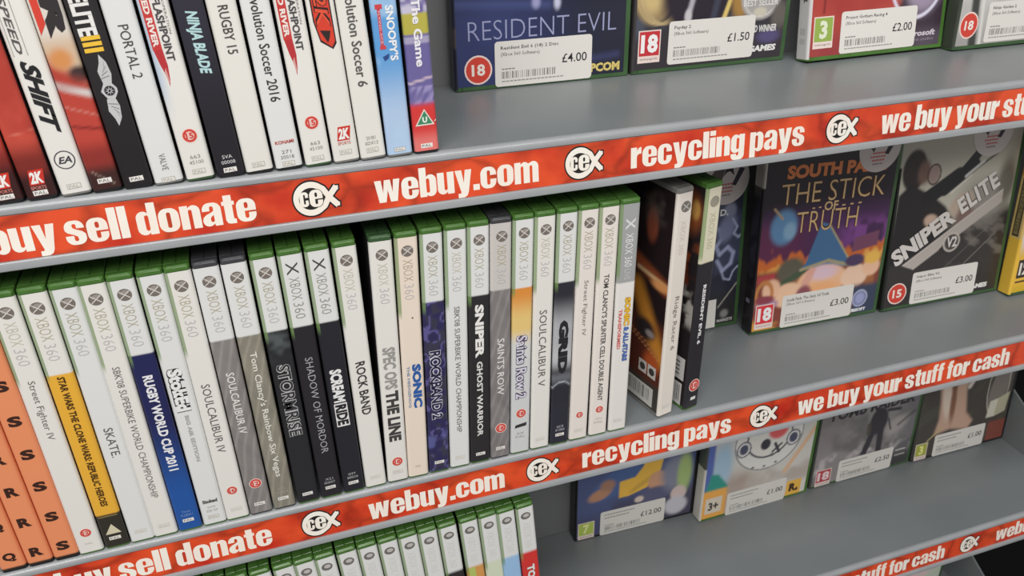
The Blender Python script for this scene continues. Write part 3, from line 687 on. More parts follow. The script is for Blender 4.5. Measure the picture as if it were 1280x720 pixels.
r, p = faced('AL', 'dark blue game case with a pale winding figure, standing back between two black spines', 378, 104, 486, 104.5, Z2, 4.5, 'dkgreen', art_al, bands((187, F(40, 40, 50))), GF2, dp=108, extra=ex_al)
promo_sticker(r, 86, 140, 22, 108)
# --- lower shelf
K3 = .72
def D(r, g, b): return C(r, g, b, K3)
def art_ts(u, v):
    I = Img(u, v, D(70, 80, 118)); n = fbm(u, v, 30, 41)
    I.mix(ss(40, 20, v)*.7, D(66, 66, 92)); I.mix(ss(36, 46, u)*ss(50, 34, v)*.6, D(64, 58, 66)); I.ell(52, 72, 40, 16, D(70, 92, 138), .2, 30)
    I.poly([(47, 46), (58, 46), (78, 52), (92, 70), (96, 96), (78, 96), (72, 80), (64, 69), (47, 67)], D(212, 168, 68), 1)
    I.poly([(57, 50), (62, 49), (78, 58), (84, 70), (80, 66), (66, 58)], D(190, 150, 64), 2)
    I.ell(26, 56, 13, 7, D(168, 124, 98), .3, 20); I.ell(34, 66, 8, 7, D(150, 112, 92), .4); I.ell(90, 57, 11, 13, D(188, 142, 114), .15); I.ell(88, 40, 20, 10, D(84, 84, 112), .3)
    I.ell(110, 62, 16, 22, D(120, 124, 140), .4); I.ell(120, 60, 8, 26, D(150, 170, 110), .4); I.ell(115, 34, 9, 10, D(190, 172, 168), .2); I.ell(113, 18, 13, 12, D(180, 178, 186), .25)
    I.ell(70, 38, 5, 4, D(196, 180, 170), .3); return I.c
r, p = faced('TS', 'deep blue game case with a fat yellow curved numeral, priced £12.00', 338, 121.5, 473, 118, Z3, .6, 'dark', art_ts, bands((187, D(18, 18, 20))), GF3,
             extra=lambda p: pegi(p, 3.2, 1.4, '7', D(160, 178, 84), D(210, 214, 150), 18, 22))
price_sticker(r, '£12.00', '', 27.5, 0.6, 73, 31.5, seed=8)
def art_rk(u, v):
    I = Img(u, v, D(190, 188, 182)); n = fbm(u, v, 34, 43)
    I.mix(ss(70, 40, v)*ss(100, 30, u)*.8, D(150, 132, 122)); I.mix(ss(.45, .8, n)*ss(60, 40, v)*.5, D(140, 116, 104)); I.ell(20, 70, 12, 30, D(150, 176, 196), .5)
    I.mix(ss(12, 8, u-ss(60, 0, v)*0), D(80, 98, 160)); I.poly([(2, 36), (9, 62), (17, 60), (30, 42), (30, 34)], D(48, 136, 122), 2); I.mix(ss(42, 38, v)*ss(34, 26, u), D(222, 154, 74))
    I.ell(74, 92, 42, 42, D(206, 204, 200), .03); I.ring(74, 92, 41, 41, 1.6, D(120, 118, 120), .5); I.ring(74, 94, 27, 27, 2.2, D(64, 64, 72), .5); I.ell(74, 95, 25.5, 25.5, D(206, 204, 198), .05)
    I.ell(84, 100, 12, 12, D(206, 92, 92), .2); I.ell(70, 84, 6, 7, D(56, 54, 62), .15); I.line(82, 82, 88, 70, 3.4, D(60, 58, 66), .6); I.line(80, 72, 90, 80, 2.6, D(60, 58, 66), .6); I.ell(80, 68, 3, 2, D(90, 90, 96), .3)
    for cu in (44, 104): I.ell(cu, 84, 8.5, 10, D(210, 208, 206), .08); I.ring(cu, 84, 8, 9.5, 1.6, D(70, 72, 88), .4); I.ell(cu, 84, 5.2, 6.4, D(74, 78, 98), .12)
    for a in (58, 72, 86): I.ell(a, 55+abs(a-72)*.1, 1.8, 1.2, D(60, 58, 60), .3)
    I.line(100, 40, 131, 90, 5, D(206, 158, 110), 2.5, .8); I.mix(ss(123, 128, u)*ss(95, 110, v), D(214, 160, 70)); I.mix(ss(70, 120, u)*ss(30, 10, v)*.8, D(200, 196, 188)); return I.c
def ex_rk(p):
    p.quad('front', 5, 9, 25, 30, D(196, 186, 170), 1); p.text('front', '3+', 9, 13, 21, 24, D(64, 58, 56), 2, bold=.04)
    p.quad('front', 106, 3, 125, 23, D(214, 166, 74), 1); p.text('front', 'R', 110, 8, 119, 19, D(60, 46, 30), 2, bold=.06); p.shape('front', [(118, 7), (122, 8), (121, 12), (118.5, 11)], D(60, 46, 30), 2)
r, p = faced('RK', 'pale game case with a ringed white disc and blue, green and orange left edge', 472, 103, 607, 105, Z3, .6, 'green', art_rk, bands((187, D(70, 74, 70)), (70, D(190, 186, 178))), GF3, extra=ex_rk)
price_sticker(r, '£1.00', '', 31, -.2, 74, 30.5, seed=9)
def art_tr(u, v):
    I = Img(u, v, D(128, 124, 124)); n = fbm(u, v, 26, 47); n2 = fbm(u, v, 12, 53)
    I.mix(ss(.4, .7, n)*.8, D(92, 88, 90)); I.mix(ss(.5, .8, n2)*ss(60, 30, v), D(166, 160, 160)); I.mix(ss(95, 125, u)*.6, D(84, 82, 88)); I.ell(105, 60, 16, 10, D(150, 144, 142), .5, 30); I.mix(ss(40, 60, v)*ss(50, 30, u)*.5, D(118, 112, 112))
    K = D(52, 48, 54); I.line(66, 30, 74, 62, 8, K, 1); I.line(86, 32, 84, 64, 8, K, 1); I.ell(79, 72, 12, 18, K, .15); I.line(90, 84, 106, 82, 4, K, 1); I.line(92, 72, 98, 56, 2, K, .8); I.line(67, 70, 68, 58, 5, D(74, 68, 62), 1.5)
    I.line(108, 60, 128, 74, 4, D(64, 62, 68), 2, .7); I.mix(ss(26, 10, v)*ss(100, 110, u), D(60, 58, 60)); return I.c
def ex_tr(p):
    pegi(p, 6, 1.5, '18', D(164, 62, 72), D(214, 190, 192), 20, 22); p.text('front', 'TOMB RAIDER', 10, 87, 124, 102, D(54, 50, 56), 2, bold=.04); p.quad('front', 112, 22, 126, 24, D(170, 168, 166), 1); p.quad('front', 112, 15, 126, 17, D(150, 148, 146), 1)
r, p = faced('TR', 'misty grey game case with a dark standing figure, priced £2.50', 611.5, 106, 746.5, 107, Z3, 2, 'dkgreen', art_tr, bands((187, D(60, 64, 58))), GF3, extra=ex_tr)
price_sticker(r, '£2.50', '', 34.5, -2.5+3.2, 74, 29, seed=10)
def art_ch(u, v):
    I = Img(u, v, D(66, 62, 58)); n = fbm(u, v, 16, 59)
    I.mix(ss(.5, .7, n)*.5, D(78, 76, 64)); I.poly([(22, 110), (28, 74), (30, 50), (26, 30), (48, 34), (74, 28), (80, 38), (68, 52), (62, 86), (74, 112), (78, 128), (60, 128), (40, 124)], D(176, 146, 128), 3)
    I.ell(36, 80, 6, 30, D(196, 180, 166), .4, 8); I.ell(46, 70, 4, 26, D(120, 84, 66), .5, 4); I.ell(62, 108, 11, 12, D(52, 46, 44), .15); I.line(66, 86, 86, 122, 6, D(184, 178, 170), 1.5); I.ell(84, 124, 11, 14, D(186, 182, 176), .2); I.ell(44, 100, 5, 14, D(96, 64, 52), .5)
    I.ell(112, 78, 13, 34, D(112, 106, 100), .12, -12); I.ring(110, 76, 15, 38, 2, D(170, 164, 154), .7); I.poly([(100, 36), (112, 36), (114, 60), (102, 58)], D(186, 184, 170), 1); I.poly([(112, 36), (127, 40), (129, 66), (114, 60)], D(164, 160, 138), 1)
    I.mix(ss(104, 108, u)*ss(32, 26, v), D(120, 66, 56)); I.line(18, 24, 36, 38, 1.6, D(170, 156, 110), .6); return I.c
r, p = faced('CH', 'dark brown game case with pinkish shapes, against the end bracket, priced £1.00', 748, 104.5, 881.6, 103.5, Z3, 5, 'dark', art_ch, bands((187, D(50, 52, 46))), GF3,
             extra=lambda p: pegi(p, 3.5, 0.8, '3', D(150, 156, 70), D(212, 212, 130), 17, 22))
price_sticker(r, '£1.00', '', 29, .5, 73, 29, seed=11)
def art_lo(u, v): I = Img(u, v, D(178, 186, 172)); I.mix(ss(.45, .7, fbm(u, v, 20, 61)), D(206, 178, 180)); return I.c
faced('LO', 'pale game case just showing under the red strip in the lower right corner', 724, 106, 859, 106, Z4, 2, 'dkgreen', art_lo, bands((187, D(60, 64, 58))), 'game cases facing out on the bottom shelf', nres=3)

# ============================================================ CASES STANDING SPINE OUT
def spine_case(label, group, x, lean, z, shell, spine, ops, front=C(66, 60, 62), back=C(58, 56, 60), y=0.0, yaw=0.0, nz=150, nu=10, bgrid=None, name='game_case', cat='game case', ex=None):
    root = case_root(label, group, name, cat)
    t = rad(lean)
    root.location = (x*MM, y*MM, (z+TH/2*abs(math.sin(t))+.05)*MM); root.rotation_euler = (0, t, rad(yaw))
    add_shell(root, shell)
    p = Print(); sleeve_base(p, spine, nz=nz, nu=nu, front=front, back=back, bgrid=bgrid, edge=C(112, 140, 84) if shell == 'green' and z < -100 else None)
    for f in ops: f(p)
    p.build('cover_sleeve', root, M['card'])
    return root
BK = C(54, 50, 50); DKT = C(62, 62, 62)
def T(s, zt, zb, u0, u1, col=BK, **k):
    return lambda p: p.text('spine', s, u0, zb, u1, zt, col, 3, True, **k)
PALW = lambda z: (lambda p: pal(p, z, C(226, 222, 218)))
def PALD(z, c=(168, 166, 160)):
    def f(p):
        p.quad('spine', -3.4, z-1.4, 3.4, z+1.4, C(*c), 1); p.quad('spine', -3.1, z-1.1, 3.1, z+1.1, C(218, 215, 208), 2)
        p.text('spine', 'PAL', -2.5, z-.8, 2.5, z+.8, C(*c), 3)
    return f
DOT = lambda z, t='15', r=3.5: (lambda p: dot(p, z, t, r))
MARK = lambda p: band_mark(p)
MARKF = lambda p: band_mark(p, faint=True)
MARKX = lambda p: band_mark(p, plain=True, col=C(140, 140, 132))
W1, W2, CREAM = C(221, 219, 214), C(216, 217, 216), C(220, 218, 212)
BB = 138.2   # foot of the pale band
# ---- top shelf row
G1 = 'game cases standing spine out on the top shelf'
RED = (172, 60, 50)
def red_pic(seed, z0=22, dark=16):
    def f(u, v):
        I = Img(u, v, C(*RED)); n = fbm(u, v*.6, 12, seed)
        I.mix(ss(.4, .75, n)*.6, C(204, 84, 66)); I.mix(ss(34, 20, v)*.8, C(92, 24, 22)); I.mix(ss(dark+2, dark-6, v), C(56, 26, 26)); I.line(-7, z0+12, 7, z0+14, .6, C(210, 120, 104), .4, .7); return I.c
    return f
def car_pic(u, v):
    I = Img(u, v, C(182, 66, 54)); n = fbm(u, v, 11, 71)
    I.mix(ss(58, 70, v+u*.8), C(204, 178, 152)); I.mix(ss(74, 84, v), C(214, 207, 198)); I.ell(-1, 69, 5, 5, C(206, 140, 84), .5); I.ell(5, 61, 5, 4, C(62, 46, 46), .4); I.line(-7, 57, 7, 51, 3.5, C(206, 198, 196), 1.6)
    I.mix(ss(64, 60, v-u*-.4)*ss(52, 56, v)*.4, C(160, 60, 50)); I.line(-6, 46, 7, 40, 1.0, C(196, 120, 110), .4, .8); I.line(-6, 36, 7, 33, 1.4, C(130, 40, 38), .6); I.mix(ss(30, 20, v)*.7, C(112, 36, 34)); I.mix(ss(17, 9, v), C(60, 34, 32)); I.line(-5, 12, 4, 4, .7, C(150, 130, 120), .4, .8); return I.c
def op_r(p):
    p.text('spine', 'R', -2.2, 79, 6.0, 101, C(50, 46, 48), 3, True, .07, .2); p.shape('spine', [(-6.0, 101), (-2.6, 101), (-2.4, 86), (-5.8, 81)], C(206, 66, 52), 2)
def op_shift(p):
    p.text('spine', 'NEED FOR SPEED', -4.2, 73, -1.0, 150, C(86, 84, 82), 3, True, .02, .25); p.quad('spine', .4, 72, .75, 150, C(150, 148, 144), 1); p.quad('spine', -5.6, 72, -5.3, 150, C(150, 148, 144), 1)
    p.text('spine', 'SHIFT', -4.4, 33.5, 3.2, 70, C(34, 34, 36), 3, True, .05, .45, res=3)
    p.shape('spine', arc(0, 19.4, 4.9, 4.9, 0, 350, 35), C(60, 60, 66), 1); p.shape('spine', arc(0, 19.4, 4.3, 4.3, 0, 350, 35), W1, 2); p.text('spine', 'EA', -3.2, 17.6, 3.2, 21.2, C(60, 60, 66), 3, bold=.03, shear=.3)
def op_elite(p):
    p.text('spine', 'ELITE', -5.0, 78.8, 3.4, 98.5, C(224, 222, 220), 3, True, .04, res=3)
    for k in range(3): p.quad('spine', -4.8, 71.2+k*2.9, 3.8, 73.2+k*2.9, C(232, 186, 62), 3)
    g, d = C(190, 190, 192), C(120, 120, 124)
    for s in (1, -1):
        wing = [(-1.6, 52+s*4), (2.2, 52+s*3), (3.4, 52+s*8), (2.6, 52+s*14), (.2, 52+s*18), (-.6, 52+s*14), (-2.4, 52+s*10)]
        p.shape('spine', [(a+.3*s, b) for a, b in wing], g, 2)
        for q in range(4): p.shape('spine', [(-1.8+q*.9, 52+s*(6+q*1.5)), (2.6-q*.2, 52+s*(7+q*2.4)), (2.6-q*.2, 52+s*(7.4+q*2.4)), (-1.8+q*.9, 52+s*(6.4+q*1.5))], d, 3)
    p.shape('spine', [(-3.4, 52), (-1.2, 56), (2, 56.4), (4.2, 53), (4.2, 51), (2, 47.6), (-1.2, 48)], g, 3); p.disc('spine', .6, 52, 2.5, C(50, 50, 54), 4)
    for a in range(0, 360, 45): p.shape('spine', [(.6+.4*math.cos(rad(a+90)), 52+.4*math.sin(rad(a+90))), (.6+2.3*math.cos(rad(a)), 52+2.3*math.sin(rad(a))), (.6+.4*math.cos(rad(a-90)), 52+.4*math.sin(rad(a-90)))], g, 5)
def op_flash(p):
    p.text('spine', 'OPERATION', 3.9, 77, 5.0, 93, C(120, 118, 116), 3, True); p.text('spine', 'FLASHPOINT', -.4, 64, 3.4, 94.5, C(72, 70, 72), 3, True, .03, res=3)
    p.quad('spine', -5.8, 70, -1.4, 112, C(192, 58, 56), 1); p.text('spine', 'RED RIVER', -5.0, 71.5, -2.2, 97, C(232, 220, 214), 3, True, .04)
    p.shape('spine', [(-5.6, 70), (-1.4, 70), (-.9, 62), (-1.6, 55), (-2.4, 51.5), (-2.9, 57), (-4.4, 63)], C(178, 52, 56), 1); p.shape('spine', [(-3.2, 59), (-2.2, 61), (-1.9, 54), (-2.5, 53)], C(206, 150, 148), 2)
    dot(p, 25, '15', 4.0); code(p, 12, '663', '45100', C(130, 128, 122))
def flash_bg(u, v):
    I = Img(u, v, W1); I.mix(ss(-2, -6.5, u)*ss(30, 60, v)*.6, C(150, 176, 206)); I.mix(ss(34, 20, v)*.5, CREAM); return I.c
def dark_fade(c0, c1): return vgrad(20, c0, 90, c1)
def op_2k7(p):
    K, R = C(46, 36, 36), C(206, 64, 46)
    p.shape('spine', [(-5.4, 112), (4.6, 112), (5.0, 66), (2.8, 63), (-3.2, 67.5), (-5.2, 78)], K, 1); p.shape('spine', [(-4.6, 112), (3.9, 112), (4.3, 67), (2.4, 64.2), (-2.8, 68.6), (-4.5, 78)], R, 2)
    p.text('spine', '2K', -3.9, 74.5, 3.6, 93, K, 3, True, .06, .15); p.text('spine', '2K', -3.4, 75, 3.1, 92.5, C(216, 80, 56), 4, True, .01, .15); p.shape('spine', [(-2.6, 73.4), (2.8, 72.6), (2.0, 69.5), (.6, 66.6), (-.8, 69.6)], K, 3)
def sky(u, v):
    I = Img(u, v, C(92, 152, 208)); n = fbm(u, v, 14, 81); I.mix(ss(60, 22, v)*.8, C(184, 202, 226)); I.mix(ss(.45, .75, n)*.6, C(176, 204, 232)); I.mix(ss(90, 112, v)*.5, C(60, 118, 188)); return I.c
def op_snoopy(p):
    p.text('spine', "SNOOPY'S", 0.6, 54.5, 5.0, 83.5, C(230, 234, 238), 3, True, .03, res=3); p.quad('spine', -3.9, 62, -2.2, 84, C(190, 70, 84), 1); p.quad('spine', -4.8, 82, -1.0, 84.4, C(196, 66, 72), 2); p.quad('spine', -4.4, 61, -1.2, 63, C(196, 66, 72), 2)
    p.text('spine', 'FLYING ACE', -3.5, 64, -2.5, 81, C(226, 200, 204), 3, True); p.shape('spine', [(-3.6, 57), (.2, 58.6), (-.4, 56), (-2.6, 54.6)], C(42, 72, 130), 2)
def tv(u, v):
    I = Img(u, v, C(104, 96, 150)); n = vnoise(u, v, 3, 91); I.mix((v > 77)*ss(.3, .7, n), C(190, 186, 206)); I.mix((v > 67)*(v < 78), C(176, 168, 74)); I.mix((v > 62.5)*(v < 66), C(160, 154, 184)); I.mix((v < 39)*(v > 29)*ss(.3, .7, vnoise(u-v*.6, v*.3, 2, 92)), C(150, 140, 186))
    I.line(-7, 41, 7, 44, 1.2, C(196, 176, 190), .4); I.mix(ss(31, 27, v), C(206, 58, 56)); I.mix(ss(16, 6, v)*.6, C(226, 140, 134)); return I.c
def op_tv(p):
    p.text('spine', 'The Game', -1.8, 50, 3.0, 86.5, C(226, 224, 230), 3, True, .03, res=3)
    p.shape('spine', [(-5.6, 16.6), (5.6, 16.6), (.2, 26.2)], C(222, 214, 204), 2); p.shape('spine', [(-4.4, 17.4), (4.4, 17.4), (.2, 25.0)], C(62, 132, 96), 3); p.text('spine', 'U', -1.3, 18.2, 1.5, 21.6, C(230, 230, 222), 4, bold=.05)
    p.shape('spine', [(5.2, 18), (6.4, 19.6), (6.6, 18.8)], C(222, 214, 204), 2)
ROW1 = [
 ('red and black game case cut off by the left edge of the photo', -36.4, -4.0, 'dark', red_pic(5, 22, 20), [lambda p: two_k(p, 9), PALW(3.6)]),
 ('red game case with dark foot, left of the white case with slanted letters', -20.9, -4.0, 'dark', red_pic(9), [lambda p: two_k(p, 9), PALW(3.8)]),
 ('white game case with large slanted black letters above a ringed round mark', -4.9, -4.0, 'clear', bands((187, W1)), [op_shift, PALD(5.2)]),
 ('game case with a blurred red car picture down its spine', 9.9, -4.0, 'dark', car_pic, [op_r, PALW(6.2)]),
 ('black game case with three yellow bars and a silver winged emblem', 25.0, -3.95, 'dark', dark_fade(C(34, 30, 33), C(40, 38, 40)), [op_elite, PALW(5.2)]),
 ('plain white game case, right of the black one with a winged emblem', 40.2, -3.9, 'clear', bands((187, W2)), [T('PORTAL 2', 83, 57, -2.4, 2.4, DKT, res=3), lambda p: p.text('spine', 'VALVE', -1.6, 8, 1.6, 17, C(120, 120, 116), 3, True), PALD(2.6)]),
 ('white game case with red streak, left of the black cyan lettered case', 56.2, -3.85, 'dkgreen', flash_bg, [op_flash, PALD(5.2)]),
 ('black game case with pale cyan slanted letters', 72.0, -3.8, 'dark', vgrad(20, C(34, 32, 38), 90, C(46, 44, 56)), [T('NINJA BLADE', 87.5, 56, -4.0, 3.2, C(176, 208, 212), bold=.04, shear=.25, res=3), lambda p: code(p, 10, '5VA', '00008', C(206, 204, 206)), PALW(4.0)]),
 ('cream white game case with thin capitals, right of the black cyan lettered case', 87.0, -3.6, 'dark', bands((187, CREAM)), [T('RUGBY 15', 89, 65, -2.2, 2.8, C(70, 66, 64), bold=.01, res=3), PALD(5)]),
 ('white game case with black lettering and a small red maker word at its foot', 102.9, -3.5, 'dark', bands((187, W2)), [T('Pro Evolution Soccer 2016', 104, 38.5, -2.6, 2.8, BK, bold=.01), lambda p: p.text('spine', 'KONAMI', -5, 15, 5, 17, C(176, 70, 66), 3, bold=.03), lambda p: code(p, 9, '271', '30018', C(110, 108, 104)), PALD(3.6)]),
 ('white game case with red streak, left of the one with a red and black emblem', 119.0, -3.5, 'dkgreen', bands((187, W1)), [op_flash, PALD(4.6)]),
 ('white game case with a big red and black emblem at the top', 134.7, -3.4, 'clear', bands((187, CREAM)), [op_2k7, lambda p: two_k(p, 14), PALD(6.2)]),
 ('white game case with bold black lettering, left of the sky blue case', 149.8, -3.4, 'clear', bands((187, CREAM)), [T('Pro Evolution Soccer 6', 107, 42, -2.6, 3.0, C(84, 82, 80), bold=.015), lambda p: code(p, 11.4, '201001', '6DX13', C(120, 118, 112)), PALD(5.6)]),
 ('sky blue game case with white lettering and pale clouded foot', 165.2, -2.1, 'clear', sky, [op_snoopy, PALD(4.2, (150, 160, 178))]),
 ('purple game case with yellow band and red foot bearing a green triangle', 181.0, -1.7, 'dark', tv, [op_tv, PALW(4.6)]),
]
for lb, x, ln, sh, sp, ops in ROW1: spine_case(lb, G1, x, ln, Z1, sh, sp, ops)

# ---- middle shelf row
G2 = 'game cases standing spine out on the middle shelf'
ORANGE = C(224, 140, 98)
def letters(ch, zs):
    def f(p):
        for z in zs: p.text('spine', ch, -3.6, z-3.6, 3.6, z+3.6, C(58, 36, 30), 3, bold=.055, res=3)
    return f
ZL = [11.8+24.2*k for k in range(7)]
for ch, x in (('S', -66.6), ('R', -81.6), ('Q', -96.6)):
    spine_case('orange alphabet divider with a column of black letter %s' % ch, 'orange alphabet dividers on the middle shelf', x, -.9, Z2, 'dark',
               bands((187, ORANGE), (3.4, C(44, 38, 36))), [letters(ch, ZL)], ORANGE, ORANGE, name='alphabet_divider', cat='divider')
def foot(c): return lambda p: None
GREY = (130, 126, 124); WGREY = (132, 128, 116)
def op_sw(p):
    T('STAR WARS THE CLONE WARS: REPUBLIC HEROES', 132.5, 35, -1.9, 2.1, C(74, 50, 24), bold=.035, shear=.1)(p)
    p.shape('spine', [(-4.6, 12), (4.6, 12), (.2, 20)], C(206, 198, 170), 2); p.quad('spine', -5.6, 26.2, 5.6, 27.2, C(126, 110, 70), 2); pal(p, 8.4, C(226, 222, 214))
def op_stoked(p):
    T('StokEd', 124, 93.5, -4.6, 3.6, C(226, 226, 226), bold=.05, out=C(44, 44, 48), outw=.11, res=3)(p); T('BIG AIR EDITION', 90, 54, -1.4, 1.0, C(168, 168, 168), bold=.04)(p)
    p.text('spine', 'Stoked', -4.6, 19, 4.6, 22, C(80, 80, 80), 3, bold=.05); code(p, 14, 'WM4', '89', C(170, 172, 170)); PALD(7)(p)
def op_scream(p):
    p.quad('spine', -4.6, 57.5, 3.8, 76, C(222, 220, 220), 2)
    T('SCREAM', 102.5, 77, -4.2, 3.4, C(226, 226, 226), bold=.05)(p); T('RIDE', 75, 58.6, -4.0, 3.2, C(44, 42, 46), bold=.05)(p); code(p, 15, 'G9Y', '00034', C(180, 180, 182)); pal(p, 8.6, C(226, 224, 220))
def doodle(u, v):
    I = Img(u, v, C(48, 44, 84)); n = np.abs(np.sin(u*.9+4*vnoise(u, v, 9, 101)))*np.abs(np.sin(v*.32+5*vnoise(u, v, 11, 103)))
    I.mix(ss(.55, .9, vnoise(u, v, 4, 105)*1.1)*.5, C(66, 66, 62)); I.mix((np.abs(vnoise(u, v, 7, 107)-.5) < .05)*.8, C(98, 92, 150)); I.mix(ss(40, 30, v)*ss(16, 24, v)*ss(.4, .7, vnoise(u, v, 5, 109))*.7, C(96, 100, 160)); return I.c
def saints(u, v):
    I = Img(u, v, C(206, 206, 204)); I.mix(ss(92, 108, v), C(222, 192, 122)); I.mix(ss(112, 136, v), C(214, 138, 62)); I.mix(ss(92, 70, v)*.3, C(190, 196, 206)); return I.c
def op_sr2(p):
    T('Saints Row 2', 101, 49, -4.0, 3.8, C(206, 204, 216), bold=.02, out=C(74, 60, 92), outw=.07, res=3)(p); dot(p, 36, '18', 4.0); p.shape('spine', [(-4.6, 23.5), (4.2, 24.5), (4.6, 27.5), (-3.8, 26.2)], C(52, 50, 52), 2); code(p, 17, 'BGW', 'PAL', C(150, 146, 138))
def gridbg(u, v):
    I = Img(u, v, C(46, 46, 54)); I.mix(ss(128, 100, v)*ss(60, 84, v), C(170, 172, 176)); I.mix(ss(64, 76, v)*ss(90, 76, v)*.6, C(200, 200, 204)); I.mix(ss(52, 60, v)*ss(66, 60, v)*.7, C(120, 122, 130)); I.ring(0, 44, 9, 12, .8, C(170, 176, 186)); I.mix(ss(40, 36, v), C(48, 48, 58)); return I.c
def stormbg(u, v):
    I = Img(u, v, C(42, 42, 45)); I.mix(ss(110, 132, v)*ss(.3, .7, fbm(u, v, 8, 111)), C(84, 90, 92)); return I.c
def op_sonic(p):
    T('SONIC', 95, 60, -.8, 5.2, C(48, 92, 160), bold=.06)(p); T('THE HEDGEHOG', 94, 61, -4.2, -2.4, C(110, 132, 166), bold=.02)(p); p.disc('spine', 1.4, 130, .6, C(120, 70, 60), 2); p.text('spine', 'PAL', -2, 9, 2, 10.8, C(170, 160, 148), 3)
def op_trans(p):
    T('SONIC', 116, 93, -.2, 4.4, C(226, 178, 58), bold=.06, out=C(60, 60, 70), outw=.03)(p); T('& ALL-STARS', 92, 63, .2, 4.2, C(82, 112, 176), bold=.05, out=C(60, 66, 100), outw=.03)(p); T('TRANSFORMED', 107, 74, -4.6, -1.8, C(206, 110, 106), bold=.04)(p)
def op_x25(p): p.text('spine', 'X', -3.0, 168, 4.0, 176, C(214, 214, 214), 2, True, .02); p.text('spine', 'XBOX 360', -2.4, 140, 3.2, 165, C(220, 220, 220), 2, True, .0); p.text('spine', 'LIVE', -2, 130, 2.4, 138, C(190, 190, 190), 2, True)
def op_rb2(p): T('ROCKBAND 2', 102, 47, -4.0, 3.4, C(40, 38, 66), bold=.03, out=C(206, 204, 214), outw=.06, res=3)(p)
def op_storm(p): T('STORMRISE', 113, 58, -4.0, 4.0, C(56, 56, 60), bold=.02, out=C(196, 196, 196), outw=.045, res=3)(p); pal(p, 8, C(226, 224, 222))
SWY, SWK = C(224, 170, 60), C(52, 48, 42)
